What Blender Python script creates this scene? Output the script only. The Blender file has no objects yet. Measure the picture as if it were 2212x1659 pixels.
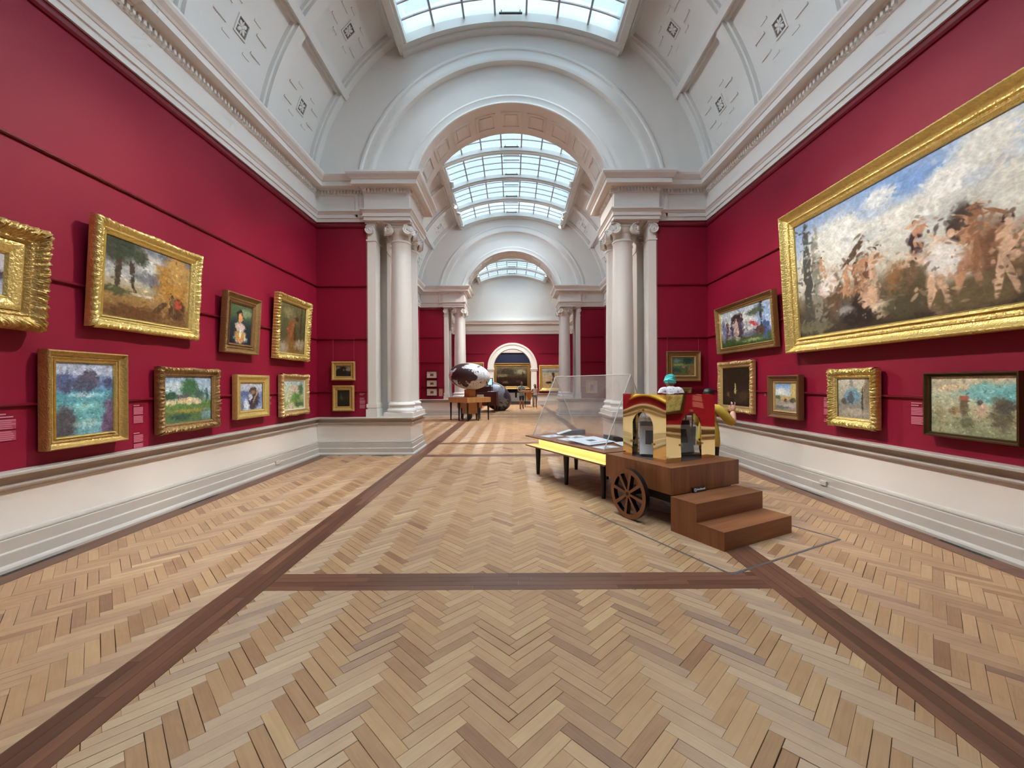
import bpy, bmesh, math, random
import numpy as np
from mathutils import Matrix, Vector

random.seed(7)
rng = np.random.default_rng(11)
R = math.radians
scene = bpy.context.scene
COL = scene.collection

# ------------------------------------------------------------------ camera
cam_d = bpy.data.cameras.new('camera')
cam = bpy.data.objects.new('camera', cam_d)
COL.objects.link(cam)
cam_d.sensor_fit = 'HORIZONTAL'
cam_d.sensor_width = 36.0
cam_d.lens = 36.0 * 900.0 / 2212.0
cam_d.shift_x = -1.0 / 2212.0
cam_d.shift_y = -1.5 / 2212.0
cam_d.clip_start = 0.02
cam_d.clip_end = 200
cam.matrix_world = Matrix.Translation((0, 0, 1.65)) @ Matrix.Rotation(R(90), 4, 'X') @ Matrix.Rotation(-0.0049, 4, 'Z')
scene.camera = cam

# ------------------------------------------------------------------ world, sun, exposure
world = bpy.data.worlds.new('overcast_sky')
scene.world = world
world.use_nodes = True
bgn = world.node_tree.nodes['Background']
bgn.inputs['Color'].default_value = (0.52, 0.78, 1.0, 1)
bgn.inputs['Strength'].default_value = 0.50

sun_d = bpy.data.lights.new('sun', 'SUN')
sun_d.energy = 10.0
sun_d.angle = R(50)
sun_d.color = (0.86, 0.94, 1.0)
sun = bpy.data.objects.new('sun', sun_d)
COL.objects.link(sun)
sun.rotation_euler = (R(4), R(3), 0)
sun.location = (0, 5, 30)

cy = scene.cycles
cy.max_bounces = 6; cy.diffuse_bounces = 3; cy.glossy_bounces = 3; cy.transmission_bounces = 4; cy.transparent_max_bounces = 24
cy.caustics_reflective = False; cy.caustics_refractive = False
cy.use_adaptive_sampling = True; cy.adaptive_threshold = 0.15; cy.adaptive_min_samples = 14
scene.view_settings.view_transform = 'Standard'
scene.view_settings.look = 'None'
scene.view_settings.gamma = 1.0
scene.view_settings.exposure = 0.14
scene.view_settings.use_curve_mapping = False

# ------------------------------------------------------------------ helpers
def lin(c):
    r = []
    for v in c[:3]:
        v = v / 255.0
        r.append(v / 12.92 if v <= 0.04045 else ((v + 0.055) / 1.055) ** 2.4)
    return (r[0], r[1], r[2], 1.0)

def mat(name, rgb, rough=0.5, metal=0.0, var=0.0, scale=6.0, bump=0.0, bscale=40.0, spec=0.5, coat=0.0, emit=None, estr=0.0, stretch=(1, 1, 1), sss=0):
    m = bpy.data.materials.new(name)
    m.use_nodes = True
    nt = m.node_tree
    b = nt.nodes['Principled BSDF']
    b.inputs['Base Color'].default_value = lin(rgb)
    b.inputs['Roughness'].default_value = rough
    b.inputs['Metallic'].default_value = metal
    b.inputs['Specular IOR Level'].default_value = spec
    b.inputs['Coat Weight'].default_value = coat
    if emit:
        b.inputs['Emission Color'].default_value = lin(emit)
        b.inputs['Emission Strength'].default_value = estr
    if var > 0 or bump > 0:
        tc = nt.nodes.new('ShaderNodeTexCoord')
        mp = nt.nodes.new('ShaderNodeMapping')
        mp.inputs['Scale'].default_value = stretch
        nt.links.new(tc.outputs['Object'], mp.inputs['Vector'])
        if var > 0:
            n = nt.nodes.new('ShaderNodeTexNoise')
            n.inputs['Scale'].default_value = scale
            n.inputs['Detail'].default_value = 5
            nt.links.new(mp.outputs['Vector'], n.inputs['Vector'])
            mx = nt.nodes.new('ShaderNodeMix')
            mx.data_type = 'RGBA'
            c = lin(rgb)
            mx.inputs['A'].default_value = (c[0] * (1 - var), c[1] * (1 - var), c[2] * (1 - var), 1)
            mx.inputs['B'].default_value = (min(1, c[0] * (1 + var)), min(1, c[1] * (1 + var)), min(1, c[2] * (1 + var)), 1)
            nt.links.new(n.outputs['Fac'], mx.inputs['Factor'])
            nt.links.new(mx.outputs['Result'], b.inputs['Base Color'])
        if bump > 0:
            n2 = nt.nodes.new('ShaderNodeTexNoise')
            n2.inputs['Scale'].default_value = bscale
            n2.inputs['Detail'].default_value = 4
            nt.links.new(mp.outputs['Vector'], n2.inputs['Vector'])
            bp = nt.nodes.new('ShaderNodeBump')
            bp.inputs['Strength'].default_value = bump
            bp.inputs['Distance'].default_value = 0.01
            nt.links.new(n2.outputs['Fac'], bp.inputs['Height'])
            nt.links.new(bp.outputs['Normal'], b.inputs['Normal'])
    return m

def pane_mat(name, tint, gloss, diff=0.0, dcol=(1, 1, 1, 1), fres=True):
    m = bpy.data.materials.new(name)
    m.use_nodes = True
    nt = m.node_tree
    nt.nodes.remove(nt.nodes['Principled BSDF'])
    out = nt.nodes['Material Output']
    t = nt.nodes.new('ShaderNodeBsdfTransparent'); t.inputs['Color'].default_value = tint
    g = nt.nodes.new('ShaderNodeBsdfGlossy'); g.inputs['Roughness'].default_value = 0.02
    mx = nt.nodes.new('ShaderNodeMixShader')
    if fres:
        lw = nt.nodes.new('ShaderNodeFresnel'); lw.inputs['IOR'].default_value = gloss
        nt.links.new(lw.outputs['Fac'], mx.inputs['Fac'])
    else:
        mx.inputs['Fac'].default_value = gloss
    nt.links.new(t.outputs[0], mx.inputs[1]); nt.links.new(g.outputs[0], mx.inputs[2])
    last = mx
    if diff > 0:
        d = nt.nodes.new('ShaderNodeBsdfDiffuse'); d.inputs['Color'].default_value = dcol
        m2 = nt.nodes.new('ShaderNodeMixShader'); m2.inputs['Fac'].default_value = diff
        nt.links.new(mx.outputs[0], m2.inputs[1]); nt.links.new(d.outputs[0], m2.inputs[2])
        last = m2
    nt.links.new(last.outputs[0], out.inputs['Surface'])
    return m

M = {}
M['white'] = mat('white_paint', (236, 231, 225), 0.55, var=0.025, scale=1.5)
M['plaster'] = mat('vault_plaster', (232, 229, 224), 0.7, var=0.03, scale=2.0)
M['dadopaint'] = mat('dado_rail_shaded_paint', (186, 175, 165), 0.4, var=0.02)  # darker than the skirting, painting in shade on the rail's undersides
M['taupe'] = mat('skirting_paint', (196, 189, 181), 0.4, var=0.02)
M['red'] = mat('crimson_paint', (143, 17, 49), 0.55, var=0.05, scale=0.7, bump=0.06, bscale=300, spec=0.3)
M['redrail'] = mat('crimson_rail_gloss', (118, 6, 32), 0.35)
M['edge'] = mat('wall_edge_bead', (150, 98, 90), 0.5)
M['blue'] = mat('navy_paint', (32, 44, 84), 0.6)
M['mull'] = mat('glazing_bar_backlit', (176, 160, 160), 0.5)  # darker than the frame: the backlit look is put into the colour
M['frame_w'] = mat('skylight_frame_paint', (224, 222, 216), 0.5)
M['glass'] = pane_mat('skylight_glass', (0.9, 0.97, 1.0, 1), 0.04, fres=False)
_nt = M['glass'].node_tree
_tr = _nt.nodes.new('ShaderNodeBsdfTranslucent'); _tr.inputs['Color'].default_value = (0.74, 0.9, 1.0, 1)
_mx = _nt.nodes.new('ShaderNodeMixShader'); _mx.inputs['Fac'].default_value = 0.16      # frosted glass scatters part of the daylight
_o = _nt.nodes['Material Output']; _src = _o.inputs['Surface'].links[0].from_socket
_nt.links.new(_src, _mx.inputs[1]); _nt.links.new(_tr.outputs[0], _mx.inputs[2]); _nt.links.new(_mx.outputs[0], _o.inputs['Surface'])
M['acrylic'] = pane_mat('acrylic_sheet', (0.985, 0.985, 0.98, 1), 0.045, fres=False, diff=0.045, dcol=(0.95, 0.9, 0.88, 1))  # slight white diffuse share paints in a milky reflection
M['doorglass'] = pane_mat('door_glass', (0.97, 0.98, 0.97, 1), 0.03, fres=False)
M['acryledge'] = pane_mat('acrylic_edge', (0.95, 0.95, 0.92, 1), 0.2, diff=0.72, dcol=(0.95, 0.9, 0.82, 1), fres=False)
M['dark'] = mat('dark_void', (28, 24, 24), 0.8)
M['vent'] = mat('vent_iron', (52, 46, 40), 0.6)
M['gold'] = mat('bright_gilt', (242, 210, 130), 0.29, 0.65, var=0.22, scale=25, bump=0.9, bscale=48)
M['gold2'] = mat('antique_gilt', (212, 176, 106), 0.32, 0.6, var=0.3, scale=30, bump=0.9, bscale=55)
M['gold3'] = mat('bronze_gilt', (156, 122, 76), 0.38, 0.55, var=0.3, scale=30, bump=0.9, bscale=55)
M['gold4'] = mat('pale_gilt', (212, 178, 122), 0.45, 0.5, var=0.2, scale=30, bump=0.4, bscale=80)
M['walnutframe'] = mat('brown_frame_wood', (128, 92, 58), 0.45, 0.15, var=0.25, scale=20, stretch=(1, 1, 8))
M['darkframe'] = mat('dark_bronze_frame', (84, 60, 32), 0.4, 0.4, var=0.25, scale=30)
M['mount'] = mat('cream_mount_card', (232, 222, 198), 0.8)
M['brass'] = mat('polished_brass', (238, 215, 160), 0.035, 1.0, bump=0.0)
M['brassgold'] = mat('gold_lacquer', (250, 220, 150), 0.35, 0.0, emit=None)
M['cartwood'] = None
M['black'] = mat('black_lacquer', (14, 12, 14), 0.35)
M['paper'] = mat('white_paper', (240, 238, 240), 0.8)
M['ink'] = mat('grey_ink', (90, 88, 92), 0.8)
M['greycard'] = mat('grey_card', (112, 106, 108), 0.7)
M['tape'] = mat('grey_floor_tape', (98, 88, 88), 0.5)
M['signtext'] = mat('sign_lettering', (225, 222, 220), 0.6)
M['labelpink'] = mat('label_vinyl', (178, 70, 94), 0.5)
M['labeltext'] = mat('label_lettering', (206, 132, 148), 0.6)
M['outlet'] = mat('outlet_plastic', (214, 208, 200), 0.4)

def wood_mat(name, c1, c2, axis=2, scale=3.0, rough=0.4, coat=0.0, each=0.0):
    m = bpy.data.materials.new(name); m.use_nodes = True
    nt = m.node_tree; b = nt.nodes['Principled BSDF']
    tc = nt.nodes.new('ShaderNodeTexCoord'); mp = nt.nodes.new('ShaderNodeMapping')
    s = [14.0, 14.0, 14.0]; s[axis] = 0.9
    mp.inputs['Scale'].default_value = s
    n = nt.nodes.new('ShaderNodeTexNoise'); n.inputs['Scale'].default_value = scale; n.inputs['Detail'].default_value = 6; n.inputs['Distortion'].default_value = 0.6
    rp = nt.nodes.new('ShaderNodeValToRGB')
    rp.color_ramp.elements[0].position = 0.3; rp.color_ramp.elements[0].color = lin(c1)
    rp.color_ramp.elements[1].position = 0.7; rp.color_ramp.elements[1].color = lin(c2)
    nt.links.new(tc.outputs['Object'], mp.inputs['Vector']); nt.links.new(mp.outputs['Vector'], n.inputs['Vector'])
    nt.links.new(n.outputs['Fac'], rp.inputs['Fac']); nt.links.new(rp.outputs['Color'], b.inputs['Base Color'])
    b.inputs['Roughness'].default_value = rough; b.inputs['Coat Weight'].default_value = coat
    if each:                                    # every board its own depth of colour
        oi = nt.nodes.new('ShaderNodeObjectInfo'); mr = nt.nodes.new('ShaderNodeMapRange')
        mr.inputs['To Min'].default_value = 1 - each; mr.inputs['To Max'].default_value = 1 + each
        hs = nt.nodes.new('ShaderNodeHueSaturation')
        nt.links.new(oi.outputs['Random'], mr.inputs['Value']); nt.links.new(mr.outputs['Result'], hs.inputs['Value'])
        nt.links.new(rp.outputs['Color'], hs.inputs['Color']); nt.links.new(hs.outputs['Color'], b.inputs['Base Color'])
    return m
M['cartwood'] = wood_mat('red_cedar_veneer', (122, 70, 38), (150, 92, 54), 2, 0.9, 0.42)
M['cartwood_h'] = wood_mat('red_cedar_veneer_flat', (126, 76, 46), (156, 100, 66), 0, 0.9, 0.4)
M['oak'] = wood_mat('light_oak_veneer', (184, 128, 74), (206, 152, 94), 2, 0.8, 0.45)
M['mahogany'] = wood_mat('dark_mahogany', (70, 16, 14), (92, 24, 20), 0, 1.0, 0.3)

def link(o, parent=None):
    COL.objects.link(o)
    if parent is not None:
        o.parent = parent
    return o

def tag(o, label=None, cat=None, group=None, kind=None):
    if label: o['label'] = label
    if cat: o['category'] = cat
    if group: o['group'] = group
    if kind: o['kind'] = kind
    return o

def empty(name, loc=(0, 0, 0), rot=(0, 0, 0), label=None, cat=None, group=None, kind=None):
    o = bpy.data.objects.new(name, None)
    o.empty_display_size = 0.1
    link(o); o.location = loc; o.rotation_euler = rot
    return tag(o, label, cat, group, kind)

class MB:
    """collects geometry for one mesh"""
    def __init__(self):
        self.v = []; self.f = []; self.mi = []; self.cur = 0
    def add(self, vs, fs, mtx=None, mi=None):
        o = len(self.v)
        if mtx is not None:
            vs = [tuple(mtx @ Vector(p)) for p in vs]
        self.v.extend([tuple(p) for p in vs])
        self.f.extend([tuple(i + o for i in f) for f in fs])
        self.mi.extend([self.cur if mi is None else mi] * len(fs))
        return self
    def box(self, x0, x1, y0, y1, z0, z1, mtx=None, mi=None):
        vs = [(x0, y0, z0), (x1, y0, z0), (x1, y1, z0), (x0, y1, z0), (x0, y0, z1), (x1, y0, z1), (x1, y1, z1), (x0, y1, z1)]
        fs = [(0, 3, 2, 1), (4, 5, 6, 7), (0, 1, 5, 4), (1, 2, 6, 5), (2, 3, 7, 6), (3, 0, 4, 7)]
        return self.add(vs, fs, mtx, mi)
    def prism(self, poly, z0, z1, mtx=None, mi=None):
        n = len(poly)
        vs = [(p[0], p[1], z0) for p in poly] + [(p[0], p[1], z1) for p in poly]
        fs = [tuple(range(n - 1, -1, -1)), tuple(range(n, 2 * n))]
        for i in range(n):
            j = (i + 1) % n
            fs.append((i, j, j + n, i + n))
        return self.add(vs, fs, mtx, mi)
    def lathe(self, prof, n=24, mtx=None, mi=None, a0=0.0, a1=2 * math.pi, cap=True):
        full = abs(a1 - a0 - 2 * math.pi) < 1e-6
        m = n if full else n + 1
        vs = []; fs = []
        for r, z in prof:
            for i in range(m):
                a = a0 + (a1 - a0) * i / n
                vs.append((r * math.cos(a), r * math.sin(a), z))
        for k in range(len(prof) - 1):
            for i in range(n):
                j = (i + 1) % m
                fs.append((k * m + i, k * m + j, (k + 1) * m + j, (k + 1) * m + i))
        if cap and full:
            fs.append(tuple(range(m - 1, -1, -1)))
            fs.append(tuple((len(prof) - 1) * m + i for i in range(m)))
        return self.add(vs, fs, mtx, mi)
    def tube(self, pts, rad, n=8, mtx=None, mi=None, cap=True):
        pts = [Vector(p) for p in pts]
        if not isinstance(rad, (list, tuple)): rad = [rad] * len(pts)
        vs = []; fs = []
        up = Vector((0, 0, 1))
        for i, p in enumerate(pts):
            d = (pts[min(i + 1, len(pts) - 1)] - pts[max(i - 1, 0)]).normalized()
            a = up if abs(d.dot(up)) < 0.95 else Vector((1, 0, 0))
            s = d.cross(a).normalized(); t = s.cross(d).normalized()
            for k in range(n):
                an = 2 * math.pi * k / n
                vs.append(tuple(p + (s * math.cos(an) + t * math.sin(an)) * rad[i]))
        for i in range(len(pts) - 1):
            for k in range(n):
                j = (k + 1) % n
                fs.append((i * n + k, i * n + j, (i + 1) * n + j, (i + 1) * n + k))
        if cap:
            fs.append(tuple(range(n - 1, -1, -1))); fs.append(tuple((len(pts) - 1) * n + k for k in range(n)))
        return self.add(vs, fs, mtx, mi)
    def ellipsoid(self, c, rx, ry, rz, nu=20, nv=12, mtx=None, mi=None):
        vs = []; fs = []
        for j in range(nv + 1):
            ph = math.pi * j / nv
            for i in range(nu):
                a = 2 * math.pi * i / nu
                vs.append((c[0] + rx * math.sin(ph) * math.cos(a), c[1] + ry * math.sin(ph) * math.sin(a), c[2] + rz * math.cos(ph)))
        for j in range(nv):
            for i in range(nu):
                k = (i + 1) % nu
                fs.append((j * nu + i, (j + 1) * nu + i, (j + 1) * nu + k, j * nu + k))
        return self.add(vs, fs, mtx, mi)
    def mesh(self, name, mats, smooth=False, fix=True):
        me = bpy.data.meshes.new(name)
        me.from_pydata(self.v, [], self.f)
        if not isinstance(mats, (list, tuple)): mats = [mats]
        for m_ in mats: me.materials.append(m_)
        if len(mats) > 1:
            me.polygons.foreach_set('material_index', self.mi)
        if fix:
            bm = bmesh.new(); bm.from_mesh(me)
            bmesh.ops.remove_doubles(bm, verts=bm.verts, dist=1e-5)
            bmesh.ops.recalc_face_normals(bm, faces=bm.faces)
            bm.to_mesh(me); bm.free()
        if smooth:
            me.polygons.foreach_set('use_smooth', [True] * len(me.polygons))
            if smooth is not True:
                me.set_sharp_from_angle(angle=R(smooth))
        me.update()
        return me
    def build(self, name, mats, parent=None, smooth=False, fix=True):
        return link(bpy.data.objects.new(name, self.mesh(name, mats, smooth, fix)), parent)

def struct(name, mb, m, smooth=False, parent=None, fix=True, label=None):
    o = mb.build(name, m, parent, smooth, fix)
    if parent is None: o['kind'] = 'structure'
    if label: o['label'] = label
    return o

def sweep(mb, path, prof, mirror=False, mi=None, closed=False):
    """moulding: profile (offset to the right of travel, z) carried along a plan path with mitred corners"""
    n = len(path); ds = []
    for i in range(n - 1):
        d = Vector((path[i + 1][0] - path[i][0], path[i + 1][1] - path[i][1])); ds.append(d.normalized())
    vs = []
    for i in range(n):
        if i == 0: m = Vector((ds[0].y, -ds[0].x))
        elif i == n - 1: m = Vector((ds[-1].y, -ds[-1].x))
        else:
            a = Vector((ds[i - 1].y, -ds[i - 1].x)); b = Vector((ds[i].y, -ds[i].x))
            m = (a + b) / (1 + a.dot(b)) if 1 + a.dot(b) > 1e-4 else a
        for p, z in prof:
            x = path[i][0] + m.x * p; y = path[i][1] + m.y * p
            vs.append((-x if mirror else x, y, z))
    k = len(prof); fs = []
    for i in range(n - 1):
        for j in range(k - 1):
            q = (i * k + j, (i + 1) * k + j, (i + 1) * k + j + 1, i * k + j + 1)
            fs.append(q if mirror else q[::-1])
    mb.add(vs, fs, None, mi)
# ================================================================== ARCHITECTURE
W = 4.56                       # half width of the galleries
D1, D1F = 9.72, 10.95          # nearest cross wall
D2, D2F = 20.63, 21.86         # second cross wall
D3, D3F = 31.9, 32.5           # end wall
D0, D0F = -1.19, 0.04          # cross wall the photographer stands in
YB = -9.0
JX = 3.38                      # where the red wall stops
PX = 2.38                      # pier face towards the passage
Z0 = 5.84                      # centre of the arches and of the vault
RV = 4.56
ZE = 5.42                      # underside of the entablature
crosses = [(D0, D0F), (D1, D1F), (D2, D2F)]

# ---- floor slab with parquet as parts
fl = MB(); fl.box(-W - .3, W + .3, YB, 41, -.12, -.012)
floor = struct('floor', fl, mat('subfloor', (60, 42, 32), 0.8), label='oak herringbone parquet floor with dark timber bands')

# parquet material: colour from a per-block tone (mesh attribute or object property)
def parquet_mat():
    m = bpy.data.materials.new('herringbone_oak'); m.use_nodes = True
    nt = m.node_tree; b = nt.nodes['Principled BSDF']
    at = nt.nodes.new('ShaderNodeAttribute'); at.attribute_type = 'GEOMETRY'; at.attribute_name = 'tone'
    ao = nt.nodes.new('ShaderNodeAttribute'); ao.attribute_type = 'OBJECT'; ao.attribute_name = 'tone_o'
    ad = nt.nodes.new('ShaderNodeMath'); ad.operation = 'ADD'
    nt.links.new(at.outputs['Fac'], ad.inputs[0]); nt.links.new(ao.outputs['Fac'], ad.inputs[1])
    uv = nt.nodes.new('ShaderNodeUVMap'); uv.uv_map = 'UVMap'
    tc = nt.nodes.new('ShaderNodeNewGeometry')
    mp = nt.nodes.new('ShaderNodeMapping'); mp.inputs['Scale'].default_value = (4, 70, 1)
    nt.links.new(uv.outputs['UV'], mp.inputs['Vector'])
    cb = nt.nodes.new('ShaderNodeCombineXYZ')
    mu = nt.nodes.new('ShaderNodeMath'); mu.operation = 'MULTIPLY'; mu.inputs[1].default_value = 57.0
    nt.links.new(ad.outputs[0], mu.inputs[0]); nt.links.new(mu.outputs[0], cb.inputs['Z'])
    va = nt.nodes.new('ShaderNodeVectorMath'); va.operation = 'ADD'
    nt.links.new(mp.outputs['Vector'], va.inputs[0]); nt.links.new(cb.outputs[0], va.inputs[1])
    n = nt.nodes.new('ShaderNodeTexNoise'); n.inputs['Scale'].default_value = 1.0; n.inputs['Detail'].default_value = 4; n.inputs['Distortion'].default_value = .8
    nt.links.new(va.outputs[0], n.inputs['Vector'])
    n2 = nt.nodes.new('ShaderNodeTexNoise'); n2.inputs['Scale'].default_value = 9; n2.inputs['Detail'].default_value = 3
    nt.links.new(tc.outputs['Position'], n2.inputs['Vector'])
    rp = nt.nodes.new('ShaderNodeValToRGB')
    cr = rp.color_ramp
    cr.elements[0].position = 0.0; cr.elements[0].color = lin((126, 88, 64))
    cr.elements[1].position = 1.0; cr.elements[1].color = lin((212, 174, 130))
    for pos, c in ((.25, (154, 112, 82)), (.55, (180, 138, 100)), (.8, (194, 154, 113))):
        e = cr.elements.new(pos); e.color = lin(c)
    s1 = nt.nodes.new('ShaderNodeMath'); s1.operation = 'MULTIPLY_ADD'; s1.inputs[1].default_value = .36
    nt.links.new(n.outputs['Fac'], s1.inputs[0]); nt.links.new(ad.outputs[0], s1.inputs[2])
    s2 = nt.nodes.new('ShaderNodeMath'); s2.operation = 'MULTIPLY_ADD'; s2.inputs[1].default_value = .22
    nt.links.new(n2.outputs['Fac'], s2.inputs[0]); nt.links.new(s1.outputs[0], s2.inputs[2])
    s3 = nt.nodes.new('ShaderNodeMath'); s3.operation = 'SUBTRACT'; s3.inputs[1].default_value = .29; s3.use_clamp = True
    nt.links.new(s2.outputs[0], s3.inputs[0])
    nt.links.new(s3.outputs[0], rp.inputs['Fac']); nt.links.new(rp.outputs['Color'], b.inputs['Base Color'])
    b.inputs['Roughness'].default_value = .46
    b.inputs['Specular IOR Level'].default_value = .65
    b.inputs['Anisotropic'].default_value = .9; b.inputs['Anisotropic Rotation'].default_value = .25
    tn = nt.nodes.new('ShaderNodeTangent'); tn.direction_type = 'UV_MAP'; tn.uv_map = 'UVMap'
    nt.links.new(tn.outputs['Tangent'], b.inputs['Tangent'])
    return m
M['parquet'] = parquet_mat()
M['jarrah'] = wood_mat('dark_jarrah_board', (98, 62, 46), (122, 80, 60), 1, 0.9, 0.36, each=.28)

BL, BW, NB = 0.35, 0.07, 5
def herringbone():
    out = []
    c = math.sqrt(.5)
    for m_ in range(-22, 23):
        for k in range(-120, 520):
            for t in (0, 1):
                if t == 0: a, b = k * BW + m_ * BL, k * BW - m_ * BL; du, dv = BL, BW
                else: a, b = k * BW + m_ * BL, (k - 2 * NB + 1) * BW - m_ * BL; du, dv = BW, BL
                ca, cb_ = a + du / 2, b + dv / 2
                x, y = (ca - cb_) * c, (ca + cb_) * c
                out.append((x + .02, y, t))
    return out
SL0, SL1, SR0, SR1 = -2.30, -2.00, 2.07, 2.37
cross_st = [(3.33, 3.62), (9.40, 9.69), (11.35, 11.6), (20.3, 20.55), (22.1, 22.35), (-2.0, -1.75)]
blocks = []
for x, y, t in herringbone():
    if abs(x) > W - .1 or y < -.6 or y > 32.2: continue
    inpass = any(a - .05 < y < b + .05 for a, b in crosses)
    if inpass and abs(x) > PX: continue
    blocks.append((x, y, t))
def seen(x, y):
    if y < 1.0: return False
    px = 1107 + 900 * x / y; py = 828 + 900 * 1.65 / y
    return -20 < px < 2230 and py < 1700
def covered(x, y):
    return SL0 - .1 < x < SL1 + .1 or SR0 - .1 < x < SR1 + .1 or (3.33 - .1 < y < 3.62 + .1 and SL0 < x < SR1)
vis = sorted([b for b in blocks if seen(b[0], b[1]) and not covered(b[0], b[1])], key=lambda b: b[1])
single = set(vis[:300])
def block_geo(gl, gw):
    hl, hw = BL / 2 - gl, BW / 2 - gw
    ch = .0012
    top = [(-hl + ch, -hw + ch, 0), (hl - ch, -hw + ch, 0), (hl - ch, hw - ch, 0), (-hl + ch, hw - ch, 0)]
    mid = [(-hl, -hw, -ch), (hl, -hw, -ch), (hl, hw, -ch), (-hl, hw, -ch)]
    bot = [(-hl, -hw, -.012), (hl, -hw, -.012), (hl, hw, -.012), (-hl, hw, -.012)]
    f = [(0, 1, 2, 3)]
    for s in (0, 4):
        for i in range(4):
            j = (i + 1) % 4
            f.append((s + i, s + 4 + i, s + 4 + j, s + j))
    return np.array(top + mid + bot), f
def block_mesh(name, items):
    V = []; F = []; U = []; T = []
    for x, y, t in items:
        gv, gf = block_geo(rng.uniform(.0002, .0010), rng.uniform(.0003, .0010) + (rng.random() < .24) * rng.uniform(.0006, .0026))
        ang = (R(45) if t == 0 else R(135)) + rng.normal(0, .0025)
        ca, sa = math.cos(ang), math.sin(ang)
        tilt = rng.normal(0, .0035)
        p = np.empty_like(gv)
        p[:, 0] = gv[:, 0] * ca - gv[:, 1] * sa + x
        p[:, 1] = gv[:, 0] * sa + gv[:, 1] * ca + y
        p[:, 2] = gv[:, 2] + gv[:, 1] * tilt + rng.normal(0, .00025)
        o = len(V) * 12
        V.append(p); F.extend([tuple(i + o for i in f) for f in gf]); U.append(gv[:, :2])
        T.append(np.full(12, tone_of(t)))
    me = bpy.data.meshes.new(name)
    me.from_pydata(np.concatenate(V).tolist(), [], F)
    finish_block_mesh(me, np.concatenate(U))
    a = me.attributes.new('tone', 'FLOAT', 'POINT'); a.data.foreach_set('value', np.concatenate(T).astype(np.float32))
    return me
def tone_of(t):
    v = rng.normal(.54, .09)
    r = rng.random()
    if r < .07: v -= .24
    elif r > .94: v += .15
    return float(np.clip(v + (.03 if t == 0 else -.03), 0.02, 1))  # sheen put into the tone: one block direction lighter, the other darker
def finish_block_mesh(me, uvp):
    uv = me.uv_layers.new(name='UVMap')
    li = np.empty(len(me.loops), np.int32); me.loops.foreach_get('vertex_index', li)
    uv.data.foreach_set('uv', uvp[li].astype(np.float32).ravel())
    me.materials.append(M['parquet']); me.update()
rest = [b for b in blocks if b not in single]
tag(link(bpy.data.objects.new('parquet_block_field', block_mesh('parquet_block_field', rest)), floor), kind='stuff')
variants = []
for i in range(6):
    gv, gf = block_geo(.0003 + .0001 * i, [.0003, .0005, .0004, .0016, .0008, .0028][i])
    me = bpy.data.meshes.new('parquet_block'); me.from_pydata(gv.tolist(), [], gf); finish_block_mesh(me, gv[:, :2]); variants.append(me)
for x, y, t in vis[:300]:
    o = bpy.data.objects.new('parquet_block', variants[min(5, int(rng.integers(0, 40)) // 7)])
    link(o, floor); o.location = (x, y, rng.normal(0, .00025))
    o.rotation_euler = (rng.normal(0, .0035), 0, (R(45) if t == 0 else R(135)) + rng.normal(0, .0025))
    o['tone_o'] = tone_of(t)

# dark timber bands: boards laid side by side
def boards(x0, x1, y0, y1, along, nstrip, blen, z=.0028):
    w = ((x1 - x0) if along == 'y' else (y1 - y0)) / nstrip
    for s in range(nstrip):
        a = (y0 if along == 'y' else x0); end = (y1 if along == 'y' else x1)
        p = a - random.random() * blen
        while p < end:
            q = p + blen * random.uniform(.8, 1.3)
            s0, s1 = max(p, a), min(q, end)
            if s1 - s0 > .02:
                mb = MB(); l = (s1 - s0) / 2 - .0006; ww = w / 2 - .0008
                mb.box(-ww, ww, -l, l, -.014, 0)
                o = mb.build('dark_board', M['jarrah'], floor)
                if along == 'y': o.location = (x0 + w * (s + .5), (s0 + s1) / 2, z + random.uniform(-.0004, .0004))
                else:
                    o.rotation_euler = (0, 0, R(90)); o.location = ((s0 + s1) / 2, y0 + w * (s + .5), z - .0010 + random.uniform(-.0003, .0003))
            p = q
for a, b in ((SL0, SL1), (SR0, SR1)):
    boards(a, b, -.6, 12.0, 'y', 4, 1.3)
    mb = MB(); mb.box(a, b, 12.0, 31.8, -.012, .0028); mb.build('dark_board', M['jarrah'], floor)
for a, b in cross_st[:3]:
    boards(SL1, SR0, a, b, 'x', 4, 1.1)
for a, b in cross_st[3:5]:
    mb = MB(); mb.box(SL1, SR0, a, b, -.012, .0018); mb.build('dark_board', M['jarrah'], floor)
for s in (-1, 1):
    for a, b in ((D0F, D1), (D1F, D2), (D2F, D3)):
        x0, x1 = (-W, -4.24) if s < 0 else (4.24, W)
        if a < 1: boards(x0, x1, a, b, 'y', 2, 1.8)
        else:
            mb = MB(); mb.box(x0, x1, a, b, -.012, .0022); mb.build('dark_board', M['jarrah'], floor)

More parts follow.
